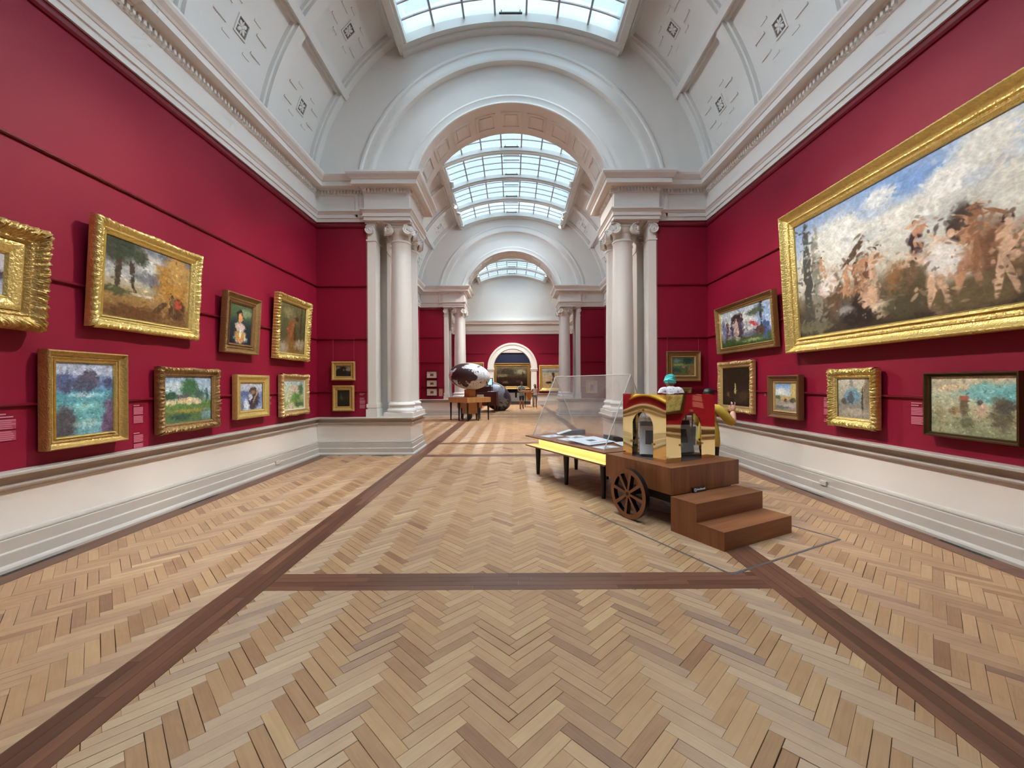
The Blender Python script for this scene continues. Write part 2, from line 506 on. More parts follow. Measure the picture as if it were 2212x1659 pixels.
# ---- walls
for s, nm in ((-1, 'left'), (1, 'right')):
    mb = MB(); x0, x1 = sorted((s * W, s * (W + .35)))
    mb.box(x0, x1, YB, 41, -.1, 6.6)
    struct('wall_' + nm, mb, M['red'], label='crimson painted gallery wall on the %s' % nm)
cname = ['rear', 'near', 'far']
for (a, b), cn in zip(crosses, cname):
    for s, nm in ((-1, 'left'), (1, 'right')):
        mb = MB(); x0, x1 = sorted((s * W, s * JX)); mb.box(x0, x1, a, b, 0, 5.6)
        struct('wall_%s_%s' % (cn, nm), mb, M['red'], label='crimson wall beside the %s archway, %s side' % (cn, nm))
        pw = MB()
        x0, x1 = sorted((s * (JX + .02), s * (JX - .03))); pw.box(x0, x1, a + .05, b - .05, 0, 5.6)       # white jamb
        x0, x1 = sorted((s * JX, s * PX)); pw.box(x0, x1, a, b, 0, .86)                                   # pedestal
        x0, x1 = sorted((s * 4.7, s * PX)); pw.box(x0, x1, a, b, ZE + .02, 6.44)                          # entablature core
        x0, x1 = sorted((s * JX, s * PX)); pw.box(x0, x1, a - .1, b + .1, ZE, 6.44)
        struct('wall_pier_%s_%s' % (cn, nm), pw, M['white'], label='white pier under the %s arch, %s side' % (cn, nm))
        eb = MB(); x0, x1 = sorted((s * (JX + .012), s * (JX - .012)))
        eb.box(x0, x1, a - .012, a + .03, .87, ZE); struct('trim_edge_%s_%s' % (cn, nm), eb, M['edge'])
mb = MB(); mb.box(-W - .3, W + .3, YB - .3, YB, -.1, 10.8); struct('wall_back', mb, M['white'])

# ---- skirting, dado rail, picture rails and entablature, swept along the plan
def plan(brk):
    p = [(-W, YB), (-W, D0)] if True else []
    for a, b in crosses:
        if brk:
            p += [(-W, a), (-JX, a), (-JX, a - .1), (-PX, a - .1), (-PX, b + .1), (-JX, b + .1), (-JX, b), (-W, b)]
        else:
            p += [(-W, a), (-PX, a), (-PX, b), (-W, b)]
    out = []
    for q in p:
        if not out or (abs(q[0] - out[-1][0]) + abs(q[1] - out[-1][1])) > 1e-6: out.append(q)
    return out
base_plan = plan(False) + [(-W, D3), (-1.9, D3)]
ent_plan = plan(True) + [(-W, D3), (0, D3)]
skirt = [(0, .33), (.012, .33), (.022, .318), (.03, .30), (.03, .285), (.022, .278), (.05, .272), (.052, .17), (.068, .16), (.07, .155), (.072, .06), (.095, .048), (.105, .03), (.105, .0), (0, 0)]
dadop = [(0, .705), (.022, .705), (.034, .718), (.05, .726), (.056, .742), (.05, .758), (.03, .764), (.026, .795), (.03, .822), (.045, .834), (.098, .838), (.104, .846), (.104, .866), (.092, .876), (0, .884)]
entp = [(0, 5.42), (.03, 5.42), (.03, 5.50), (.05, 5.505), (.05, 5.585), (.06, 5.59), (.075, 5.62), (.10, 5.645), (.10, 5.67), (.02, 5.675), (.02, 6.03), (.035, 6.035), (.05, 6.065), (.05, 6.125), (.075, 6.13), (.10, 6.16), (.24, 6.165), (.24, 6.265), (.255, 6.27), (.275, 6.30), (.32, 6.35), (.34, 6.39), (.34, 6.43), (0, 6.47)]
panel = [(0.006, .30), (.006, .75)]
for s, nm in ((0, 'left'), (1, 'right')):
    mb = MB(); sweep(mb, base_plan, skirt, bool(s)); struct('baseboard_' + nm, mb, M['taupe'], label='stepped pale grey skirting along the %s side' % nm)
    mb = MB(); sweep(mb, base_plan, dadop, bool(s)); struct('trim_dado_' + nm, mb, M['dadopaint'], label='moulded dado rail along the %s side' % nm)
    mb = MB(); sweep(mb, base_plan, panel, bool(s)); struct('wall_dado_' + nm, mb, M['white'], label='white dado panel below the red wall, %s side' % nm)
    mb = MB(); sweep(mb, ent_plan, entp, bool(s)); e = struct('trim_entablature_' + nm, mb, M['white'], label='white classical entablature along the %s side' % nm)
    # dentils, joined: far too small to single out
    dm = MB()
    for i in range(len(ent_plan) - 1):
        a, b = Vector(ent_plan[i]), Vector(ent_plan[i + 1])
        if b.y < 0 or (a - b).length < .3: continue
        d = (b - a).normalized(); n_ = Vector((d.y, -d.x)); L = (b - a).length
        t = .03
        while t < L - .02:
            c = a + d * t + n_ * .065
            if c.y > 0:
                hx = .02 if abs(d.x) > .5 else .03; hy = .03 if abs(d.x) > .5 else .02
                cx = -c.x if s else c.x
                dm.box(cx - hx, cx + hx, c.y - hy, c.y + hy, 6.055, 6.124)
            t += .075
    tag(dm.build('dentil_course', M['white'], e, fix=False), kind='stuff')
# red picture rails follow the red walls only
def rail_runs():
    runs = []
    ys = [(D0F, D1), (D1F, D2), (D2F, D3)]
    for i, (a, b) in enumerate(ys):
        runs.append([(-JX, a), (-W, a), (-W, b), (-JX if i < 2 else -2.0, b)])
    return runs
for iz, z in enumerate((1.475, 2.70, 3.93, 5.34)):
    h = .018 if iz < 3 else .05  # topmost is wider, also standing in for the shade strip under the cornice
    pr = [(0, z - h), (.02, z - h), (.034, z - h * .4), (.034, z + h * .4), (.02, z + h), (0, z + h)]
    for s, nm in ((0, 'left'), (1, 'right')):
        mb = MB()
        for r_ in rail_runs(): sweep(mb, r_, pr, bool(s))
        struct('trim_picture_rail_%d_%s' % (iz + 1, nm), mb, M['redrail'], label='crimson picture rail at level %d on the %s wall' % (iz + 1, nm))

# ---- arched cross walls (half-turned mouldings above the entablature)
def archwall(name, a, b, label):
    def half(prof, nseg=72):
        mbx = MB(); vs = []; fs = []
        rows = [(-1.0, None)] + [(None, math.pi * i / nseg) for i in range(nseg + 1)] + [(-1.0, 'end')]
        for dz, an in rows:
            for r, y in prof:
                if an is None: vs.append((r, y, ZE + .1))
                elif an == 'end': vs.append((-r, y, ZE + .1))
                else: vs.append((r * math.cos(an), y, Z0 + r * math.sin(an)))
        k = len(prof)
        for i in range(len(rows) - 1):
            for j in range(k - 1):
                fs.append((i * k + j, i * k + j + 1, (i + 1) * k + j + 1, (i + 1) * k + j))
        mbx.add(vs, fs); return mbx
    def face(y, s):   # s = -1 faces the camera
        e = lambda d: y + s * d
        return [(RV + .45, e(.0)), (3.66, e(.0)), (3.655, e(.03)), (3.62, e(.05)), (3.58, e(.05)), (3.55, e(.03)), (3.50, e(.03)), (3.42, e(.045)), (3.36, e(.05)), (3.32, e(.04)), (3.31, e(-.1)),
                (2.60, e(-.1)), (2.595, e(-.06)), (2.55, e(-.04)), (2.52, e(-.05)), (2.42, e(-.05)), (2.41, e(-.02)), (2.37, e(-.01)), (2.355, e(-.03))]
    near = face(a, -1); farf = face(b, 1)
    prof = near + farf[::-1]
    o = struct(name, half(prof), M['white'], smooth=28, label=label)
    # recessed looking soffit panels of the arch, one mesh shared
    pm = MB()
    ha = R(6.0); r1, r0 = 2.36, 2.335; n = 6
    def ring(h0, h1, y0, y1, rr):
        return [(rr * math.sin(h0 + (h1 - h0) * i / n), y, rr * math.cos(h0 + (h1 - h0) * i / n)) for y in (y0, y1) for i in range(n + 1)]
    ym = (a + b) / 2
    for (h0, h1, y0, y1) in ((-ha, ha, -.30, -.26), (-ha, ha, .26, .30), (-ha, -ha + .018, -.26, .26), (ha - .018, ha, -.26, .26), (-ha + .04, ha - .04, -.2, .2)):
        lo = ring(h0, h1, y0, y1, r0); hi = ring(h0, h1, y0, y1, r1)
        vs = lo + hi; m_ = n + 1; q = 2 * m_; fs = []
        for i in range(n):
            fs.append((i, i + 1, m_ + i + 1, m_ + i))
            fs.append((i, q + i, q + i + 1, i + 1)); fs.append((m_ + i, m_ + i + 1, q + m_ + i + 1, q + m_ + i))
        fs.append((0, m_, q + m_, q)); fs.append((n, q + n, q + m_ + n, m_ + n))
        pm.add(vs, fs)
    me = pm.mesh('soffit_panel', M['white'])
    for k in range(-5, 6):
        s_ = link(bpy.data.objects.new('soffit_panel', me), o)
        s_.location = (0, ym, Z0); s_.rotation_euler = (0, R(15.5 * k), 0)
    return o
for (a, b), cn in zip(crosses, cname):
    archwall('wall_arch_' + cn, a, b, 'white round-arched wall with moulded rings, %s archway' % cn)

# ---- end wall with its doorway arch and the blue gallery beyond
mb = MB()
n = 40; ro = 1.46; zs = 2.85
pts = [(-W, 0), (-W, ZE + .1), (W, ZE + .1), (W, 0), (ro, 0)] + [(ro * math.cos(math.pi * i / n), zs + ro * math.sin(math.pi * i / n)) for i in range(n + 1)] + [(-ro, 0)]
cut = [(p[0], p[1]) for p in pts]
def wall_with_arch(y0, y1):
    m_ = MB()
    for y in (y0, y1):
        for s in (-1, 1):
            m_.add([(s * W, y, 0), (s * ro, y, 0), (s * ro, y, zs), (s * W, y, zs)], [(0, 1, 2, 3)])
        arc = [(ro * math.cos(math.pi * i / n), y, zs + ro * math.sin(math.pi * i / n)) for i in range(n + 1)]
        top = [(W - 2 * W * i / n, y, ZE + .1) for i in range(n + 1)]
        m_.add(arc + top, [(i, i + 1, n + 1 + i + 1, n + 1 + i) for i in range(n)])
        m_.add([(W, y, zs), (ro, y, zs), (W, y, ZE + .1)], [(0, 1, 2)]); m_.add([(-W, y, zs), (-ro, y, zs), (-W, y, ZE + .1)], [(0, 1, 2)])
    return m_
struct('wall_end', wall_with_arch(D3, D3F), M['red'], label='crimson end wall pierced by a white arched doorway')
mb = MB(); mb.box(-W - .2, W + .2, D3 + .02, D3F, ZE + .05, 10.6); struct('wall_end_upper', mb, M['plaster'], label='plain white upper end wall below the far skylight')
mb = MB()
def halfring(m_, r0, r1, y0, y1, zc, nseg=40):
    vs = []; fs = []
    for i in range(nseg + 1):
        an = math.pi * i / nseg; c, s = math.cos(an), math.sin(an)
        vs += [(r0 * c, y0, zc + r0 * s), (r1 * c, y0, zc + r1 * s), (r1 * c, y1, zc + r1 * s), (r0 * c, y1, zc + r0 * s)]
    for i in range(nseg):
        for j in range(4):
            k = (j + 1) % 4
            fs.append((i * 4 + j, i * 4 + k, (i + 1) * 4 + k, (i + 1) * 4 + j))
    m_.add(vs, fs)
halfring(mb, 1.44, 1.86, D3 - .06, D3F + .05, zs); halfring(mb, 1.76, 1.90, D3 - .1, D3 - .02, zs); halfring(mb, 1.44, 1.50, D3 - .09, D3, zs)
for s in (-1, 1):
    x0, x1 = sorted((s * 1.44, s * 1.86)); mb.box(x0, x1, D3 - .06, D3F + .05, 0, zs)
    x0, x1 = sorted((s * 1.40, s * 1.92)); mb.box(x0, x1, D3 - .12, D3F + .06, zs - .16, zs - .02); mb.box(x0, x1, D3 - .09, D3F + .05, zs - .26, zs - .2)
    mb.box(x0, x1, D3 - .12, D3F + .06, 0, .35)
struct('trim_doorway_arch', mb, M['white'], smooth=30, label='white round-arched doorway surround in the end wall')
mb = MB(); mb.box(-6, 6, 38.0, 38.3, 0, 4.42); mb.box(-6, -5.7, D3F, 38, 0, 4.42); mb.box(5.7, 6, D3F, 38, 0, 4.42); struct('wall_blue', mb, M['blue'], label='navy blue wall of the gallery beyond the doorway')
mb = MB(); mb.box(-6, 6, 37.8, 38.0, 4.42, 4.62); mb.box(-6, 6, 37.9, 38.0, 4.62, 5.6); mb.box(-6, 6, 37.9, 38, 0, .8); struct('trim_blue_room', mb, M['white'])
mb = MB(); mb.box(-6, 6, D3F, 38.3, 5.6, 5.8); struct('ceiling_blue_room', mb, M['white'])

# ---- barrel vaults with ribs, coffers and skylights
XS, ZB = 2.52, 9.30           # half width and underside of the skylight curb corners
RS = 6.0                      # flatter radius of the skylight
ZC = 9.86 - RS                # centre of the skylight arc (underside at the crown 9.86)
AS = math.asin(XS / RS)
VS = math.acos(2.56 / RV)     # vault stops here
def arc_sheet(mb, r0, r1, y0, y1, a0, a1, n=14):
    vs = []; fs = []
    for i in range(n + 1):
        an = a0 + (a1 - a0) * i / n; c, s = math.cos(an), math.sin(an)
        vs += [(r0 * c, y0, Z0 + r0 * s), (r0 * c, y1, Z0 + r0 * s), (r1 * c, y1, Z0 + r1 * s), (r1 * c, y0, Z0 + r1 * s)]
    for i in range(n):
        for j in range(4):
            k = (j + 1) % 4
            fs.append((i * 4 + j, i * 4 + k, (i + 1) * 4 + k, (i + 1) * 4 + j))
    fs.append((0, 1, 2, 3)); fs.append((n * 4, n * 4 + 3, n * 4 + 2, n * 4 + 1))
    mb.add(vs, fs)
def sky_arc(mb, r0, r1, y0, y1, a0=-AS, a1=AS, n=28):
    vs = []; fs = []
    for i in range(n + 1):
        an = a0 + (a1 - a0) * i / n; c, s = math.sin(an), math.cos(an)
        vs += [(r0 * c, y0, ZC + r0 * s), (r0 * c, y1, ZC + r0 * s), (r1 * c, y1, ZC + r1 * s), (r1 * c, y0, ZC + r1 * s)]
    for i in range(n):
        for j in range(4):
            k = (j + 1) % 4
            fs.append((i * 4 + j, i * 4 + k, (i + 1) * 4 + k, (i + 1) * 4 + j))
    fs.append((0, 3, 2, 1)); fs.append((n * 4, n * 4 + 1, n * 4 + 2, n * 4 + 3))
    mb.add(vs, fs)

# shared coffer ornament: stepped fret and pierced rosette, built flat (x = along the gallery, y = up the vault, z = out of the plaster)
fr = MB()
def strip(x0, y0, x1, y1, w=.03, h=.022): fr.box(min(x0, x1) - w / 2, max(x0, x1) + w / 2, min(y0, y1) - w / 2, max(y0, y1) + w / 2, -.02, h)
for sx in (-1, 1):
    for sy in (-1, 1):
        strip(sx * .17, sy * .30, sx * .32, sy * .30); strip(sx * .32, sy * .16, sx * .56, sy * .16)
        strip(sx * .05, sy * .52, sx * .16, sy * .52); strip(sx * .34, sy * .56, sx * .62, sy * .56)
        strip(sx * .16, sy * .32, sx * .16, sy * .50, .02, .012)
fret_me = fr.mesh('fret_moulding', M['plaster'])
ro_ = MB()
ro_.box(-.17, .17, -.17, .17, -.03, .004, mi=1)
for q in ((-.2, -.16, -.2, .2), (.16, .2, -.2, .2), (-.16, .16, -.2, -.16), (-.16, .16, .16, .2)): ro_.box(q[0], q[1], q[2], q[3], -.02, .03, mi=0)
for k in range(4):
    mt = Matrix.Rotation(R(45 + 90 * k), 4, 'Z')
    ro_.ellipsoid((.085, 0, .012), .07, .042, .02, 10, 6, mt, 0)
    mt = Matrix.Rotation(R(90 * k), 4, 'Z'); ro_.ellipsoid((.10, 0, .01), .05, .018, .014, 8, 5, mt, 0)
ro_.ellipsoid((0, 0, .015), .035, .035, .025, 10, 6, None, 0)
ros_me = ro_.mesh('rosette', [M['plaster'], mat('rosette_gap', (120, 110, 106), .8)], smooth=40)

NC = 7
def room_roof(idx, y0, y1, bays, detail):
    L = y1 - y0; pitch = L / bays
    v = MB()
    for s in (0, 1):
        a0, a1 = (R(2), VS) if s == 0 else (math.pi - VS, math.pi - R(2))
        arc_sheet(v, RV + .14, RV + .3, y0, y1, a0, a1, 24)
    ceil = struct('ceiling_vault_%d' % idx, v, M['plaster'], smooth=30, label='white coffered barrel vault of gallery %d' % idx)
    # transverse ribs
    for k in range(bays + 1):
        yc = y0 + pitch * k; h = .13 if 0 < k < bays else .2
        ya, yb = max(y0, yc - h), min(y1, yc + h)
        for s in (0, 1):
            rb = MB(); a0, a1 = (R(2), VS) if s == 0 else (math.pi - VS, math.pi - R(2))
            arc_sheet(rb, RV + .01, RV + .16, ya, yb, a0, a1, 24)
            arc_sheet(rb, RV + .07, RV + .16, max(y0, ya - .05), min(y1, yb + .05), a0, a1, 24)
            rb.build('vault_rib', M['plaster'], ceil, 30)
    for s in (-1, 1):
        # longitudinal ribs between the ribs, and at curb and springing
        lg = MB()
        for an, hw, rr in ((R(33), .015, 0), (VS - .02, .015, 0)):
            a0, a1 = an - hw, an + hw
            if s < 0: a0, a1 = math.pi - a1, math.pi - a0
            arc_sheet(lg, RV - .03, RV + .16, y0, y1, a0, a1, 4)
            a0, a1 = an - hw - .012, an + hw + .012
            if s < 0: a0, a1 = math.pi - a1, math.pi - a0
            arc_sheet(lg, RV + .07, RV + .16, y0, y1, a0, a1, 4)
        lg.build('vault_purlin', M['plaster'], ceil, 30)
        if detail:
            for k in range(bays):
                yc = y0 + pitch * (k + .5)
                if idx == 1 and yc < 4.5: continue
                for an in (R(20.5), R(43.5)):
                    r_ = RV + .14
                    loc = Vector((s * r_ * math.cos(an), yc, Z0 + r_ * math.sin(an)))
                    nrm = Vector((-s * math.cos(an), 0, -math.sin(an))); xa = Vector((0, 1, 0)); ya_ = nrm.cross(xa)
                    mt = Matrix((xa, ya_, nrm)).transposed().to_4x4(); mt.translation = loc
                    sc_ = 1.0 if an < R(30) else .9
                    o = link(bpy.data.objects.new('fret_moulding', fret_me), ceil); o.matrix_world = mt @ Matrix.Diagonal((1, sc_, 1, 1))
                    o = link(bpy.data.objects.new('rosette', ros_me), ceil); o.matrix_world = mt @ Matrix.Scale(.72, 4)
    # skylight
    f = MB()
    for s in (-1, 1):
        x0, x1 = sorted((s * (XS - .10), s * (XS + .06)))
        f.box(x0, x1, y0, y1, ZB, 10.1)
        x0, x1 = sorted((s * (XS - .16), s * (XS - .05))); f.box(x0, x1, y0, y1, ZB + .06, ZB + .2)
    for (ya, yb, dr) in ((y0, y0 + .30, 0), (y1 - .30, y1, 0), (y0, y0 + .16, -.05), (y1 - .16, y1, -.05)):
        sky_arc(f, RS - .02 + dr, RS + .6, ya, yb)
    win = struct('window_%d' % idx, f, M['frame_w'], smooth=30, label='long arched rooflight over gallery %d' % idx)
    rg = R0 = RS + .17
    ga = math.asin((XS - .10) / rg)
    for k in range(1, bays):
        yc = y0 + pitch * k
        b_ = MB(); sky_arc(b_, RS - .03, RS + .2, yc - .05, yc + .05); sky_arc(b_, RS + .03, RS + .2, yc - .11, yc + .11)
        b_.build('skylight_rib', M['frame_w'], win, 30)
    rows = 4
    ys = []
    for k in range(bays):
        lo = y0 + pitch * k + (.30 if k == 0 else .10); hi = y0 + pitch * (k + 1) - (.30 if k == bays - 1 else .10)
        for r in range(rows): ys.append((lo + (hi - lo) * r / rows, lo + (hi - lo) * (r + 1) / rows, r))
    # glazing bars
    for c in range(1, NC):
        an = -ga + 2 * ga * c / NC
        b_ = MB(); x, z = rg * math.sin(an), ZC + rg * math.cos(an)
        mt = Matrix.Translation((x, 0, z)) @ Matrix.Rotation(an, 4, 'Y')
        b_.box(-.02, .02, y0 + .28, y1 - .28, -.04, .03, mt); b_.build('glazing_bar', M['mull'], win)
    for (ya, yb, r) in ys:
        if r:
            b_ = MB(); sky_arc(b_, rg - .025, rg + .02, ya - .014, ya + .014, -ga, ga); b_.build('glazing_bar', M['mull'], win)
    # opening lights in the crown column carry a dark rail
    for k in range(bays):
        yl = y0 + pitch * (k + 1) - (.36 if k == bays - 1 else .17)
        b_ = MB(); b_.box(-.26, .26, yl - .02, yl + .02, ZC + rg - .075, ZC + rg - .05); b_.box(-.22, -.2, yl - .02, yl + .02, ZC + rg - .05, ZC + rg); b_.box(.2, .22, yl - .02, yl + .02, ZC + rg - .05, ZC + rg)
        b_.build('vent_bar', M['vent'], win)
        for q in (1.0, 1.35):
            b_ = MB(); b_.box(-.3, .3, yl - q - .015, yl - q + .015, ZC + rg - .05, ZC + rg - .01); b_.build('glazing_bar', M['mull'], win)
    # panes
    if detail:
        cache = {}; joined = MB()
        for (ya, yb, r) in ys:
            indiv = (idx == 1 and ya > 5.0) or idx == 2
            h = round(yb - ya - .01, 3)
            for c in range(NC):
                a0 = -ga + 2 * ga * c / NC + .002; a1 = -ga + 2 * ga * (c + 1) / NC - .002
                if indiv:
                    if (c, h) not in cache:
                        p_ = MB(); sky_arc(p_, rg - .003, rg + .003, -h / 2, h / 2, a0, a1, 3); cache[(c, h)] = p_.mesh('pane', M['glass'])
                    o = link(bpy.data.objects.new('pane', cache[(c, h)]), win); o.location = (0, (ya + yb) / 2, 0)
                else: sky_arc(joined, rg - .003, rg + .003, ya + .005, yb - .005, a0, a1, 3)
        if joined.v: tag(joined.build('pane_field', M['glass'], win), kind='stuff')
    else:
        g = MB(); sky_arc(g, rg - .003, rg + .003, y0 + .3, y1 - .3, -ga, ga); tag(g.build('pane_field', M['glass'], win), kind='stuff')
room_roof(1, D0F, D1, 5, True)
room_roof(2, D1F, D2, 5, True)
room_roof(3, D2F, D3 + .02, 5, True)
room_roof(4, YB, D0, 4, False)

# ---- Ionic columns and pilasters
def volute(mb, r=.115, t=.06, mtx=None):
    """scroll in the xz plane, front towards -y, eye at the origin"""
    mb.lathe([(r * .2, -t), (r * .82, -t), (r * .86, -t * .6), (r * .86, t)], 22, (mtx or Matrix()) @ Matrix.Rotation(R(90), 4, 'X') @ Matrix.Scale(-1, 4, (0, 0, 1)))
    pts = []; rad = []
    for i in range(46):
        a = R(90) + i / 45 * R(360 * 2.4)
        rr = r * (1.0 - .86 * i / 45)
        pts.append((rr * math.cos(a), -t * .95, rr * math.sin(a))); rad.append(.017 * (1 - .55 * i / 45))
    mb.tube(pts, rad, 6, mtx)
    mb.ellipsoid((0, -t, 0), .022, .02, .022, 10, 6, mtx)
def column_meshes():
    b = MB()
    b.box(-.34, .34, -.34, .34, 0, .115)
    b.lathe([(.335, .115), (.345, .14), (.345, .17), (.325, .2), (.295, .215), (.285, .235), (.287, .26), (.305, .275), (.315, .295), (.305, .32), (.28, .335), (.272, .35), (.258, .365)], 40)
    base = b.mesh('column_base', M['white'], 35)
    s = MB()
    s.lathe([(.258, .36), (.255, .6), (.254, 1.4), (.248, 2.2), (.238, 3.0), (.226, 3.8), (.224, 4.10), (.232, 4.115), (.245, 4.125), (.245, 4.15), (.232, 4.165), (.222, 4.17), (.218, 4.32)], 40)
    shaft = s.mesh('column_shaft', M['white'], 35)
    c = MB()
    c.lathe([(.218, 4.30), (.24, 4.33), (.265, 4.37), (.27, 4.42), (.24, 4.46), (.2, 4.47)], 32)
    # concave abacus
    ab = []
    for q in range(4):
        for i in range(9):
            t = -1 + 2 * i / 8; d = .335 - .055 * (1 - t * t)
            p = Vector((t * .30, -d)); p.rotate(Matrix.Rotation(R(90 * q), 2)); ab.append((p.x, p.y))
    c.prism(ab, 4.50, 4.535); c.prism([(x * 1.05, y * 1.05) for x, y in ab], 4.535, 4.56)
    for q in range(4):
        rq = Matrix.Rotation(R(90 * q), 4, 'Z')
        for s_ in (-1, 1):
            sc_ = Matrix.Scale(-1, 4, (1, 0, 0)) if s_ < 0 else Matrix()
            volute(c, .12, .05, rq @ Matrix.Translation((s_ * .215, -.275, 4.375)) @ Matrix.Rotation(R(s_ * 22), 4, 'Z') @ sc_)
        # the band linking the two scrolls
        c.box(-.2, .2, -.265, -.2, 4.44, 4.505, rq)
        c.tube([(-.2, -.27, 4.495), (0, -.262, 4.485), (.2, -.27, 4.495)], .014, 6, rq)
    cap = c.mesh('column_capital', M['white'], 40)
    return base, shaft, cap
CB, CS, CC = column_meshes()
wherex = {('near', -1, 0): 'left front corner of the nearest archway', ('near', -1, 1): 'left rear corner of the nearest archway', ('near', 1, 0): 'right front corner of the nearest archway', ('near', 1, 1): 'right rear corner of the nearest archway',
          ('far', -1, 0): 'left front corner of the farther archway', ('far', -1, 1): 'left rear corner of the farther archway', ('far', 1, 0): 'right front corner of the farther archway', ('far', 1, 1): 'right rear corner of the farther archway'}
def pilaster_parts(root, s, deep):
    wx = .20
    x0, x1 = sorted((0, -s * wx))
    b = MB(); b.box(x0 - .03, x1 + .03, -.0, deep, 0, .115)
    for z0, z1, g in ((.115, .2, .03), (.2, .235, .012), (.235, .32, .022), (.32, .36, .006)): b.box(x0 - g, x1 + g, .03 - g, deep - .03 + g, z0, z1)
    b.build('pilaster_base', M['white'], root)
    b = MB(); b.box(x0, x1, .03, deep - .03, .36, 4.12); b.box(x0 - .015, x1 + .015, .015, deep - .015, 4.12, 4.155); b.box(x0 + .005, x1 - .005, .035, deep - .035, 4.155, 4.5)
    b.build('pilaster_shaft', M['white'], root)
    c = MB()
    c.box(x0 - .03, x1 + .03, -.03, deep + .02, 4.51, 4.56); c.box(x0, x1, .0, deep, 4.45, 4.51)
    xm = -s * .085
    sc_ = Matrix.Scale(-1, 4, (1, 0, 0)) if s > 0 else Matrix()
    volute(c, .115, .05, Matrix.Translation((xm, .02, 4.375)) @ sc_)
    volute(c, .115, .05, Matrix.Translation((xm, deep - .02, 4.375)) @ Matrix.Rotation(R(180), 4, 'Z') @ sc_)
    c.build('pilaster_capital', M['white'], root, 40)
for (a, b), cn in zip(crosses, cname):
    if cn == 'rear': continue
    for s in (-1, 1):
        for k, yc in enumerate((a + .28, b - .28)):
            wh = wherex[(cn, s, k)]
            r = empty('ionic_column', (s * 2.655, yc, .862), label='white Ionic column at the ' + wh, cat='column', group='Ionic columns of the archways')
            for nm, me in (('column_base', CB), ('column_shaft', CS), ('column_capital', CC)): link(bpy.data.objects.new(nm, me), r)
        for k, (yc, dp) in enumerate(((a - .03, .40), (b - .37, .40))):
            wh = wherex[(cn, s, k)].replace('corner', 'edge')
            r = empty('ionic_pilaster', (s * JX, yc, .862), label='flat white pilaster beside the red wall at the ' + wh, cat='pilaster', group='pilasters of the archways')
            pilaster_parts(r, s, dp)
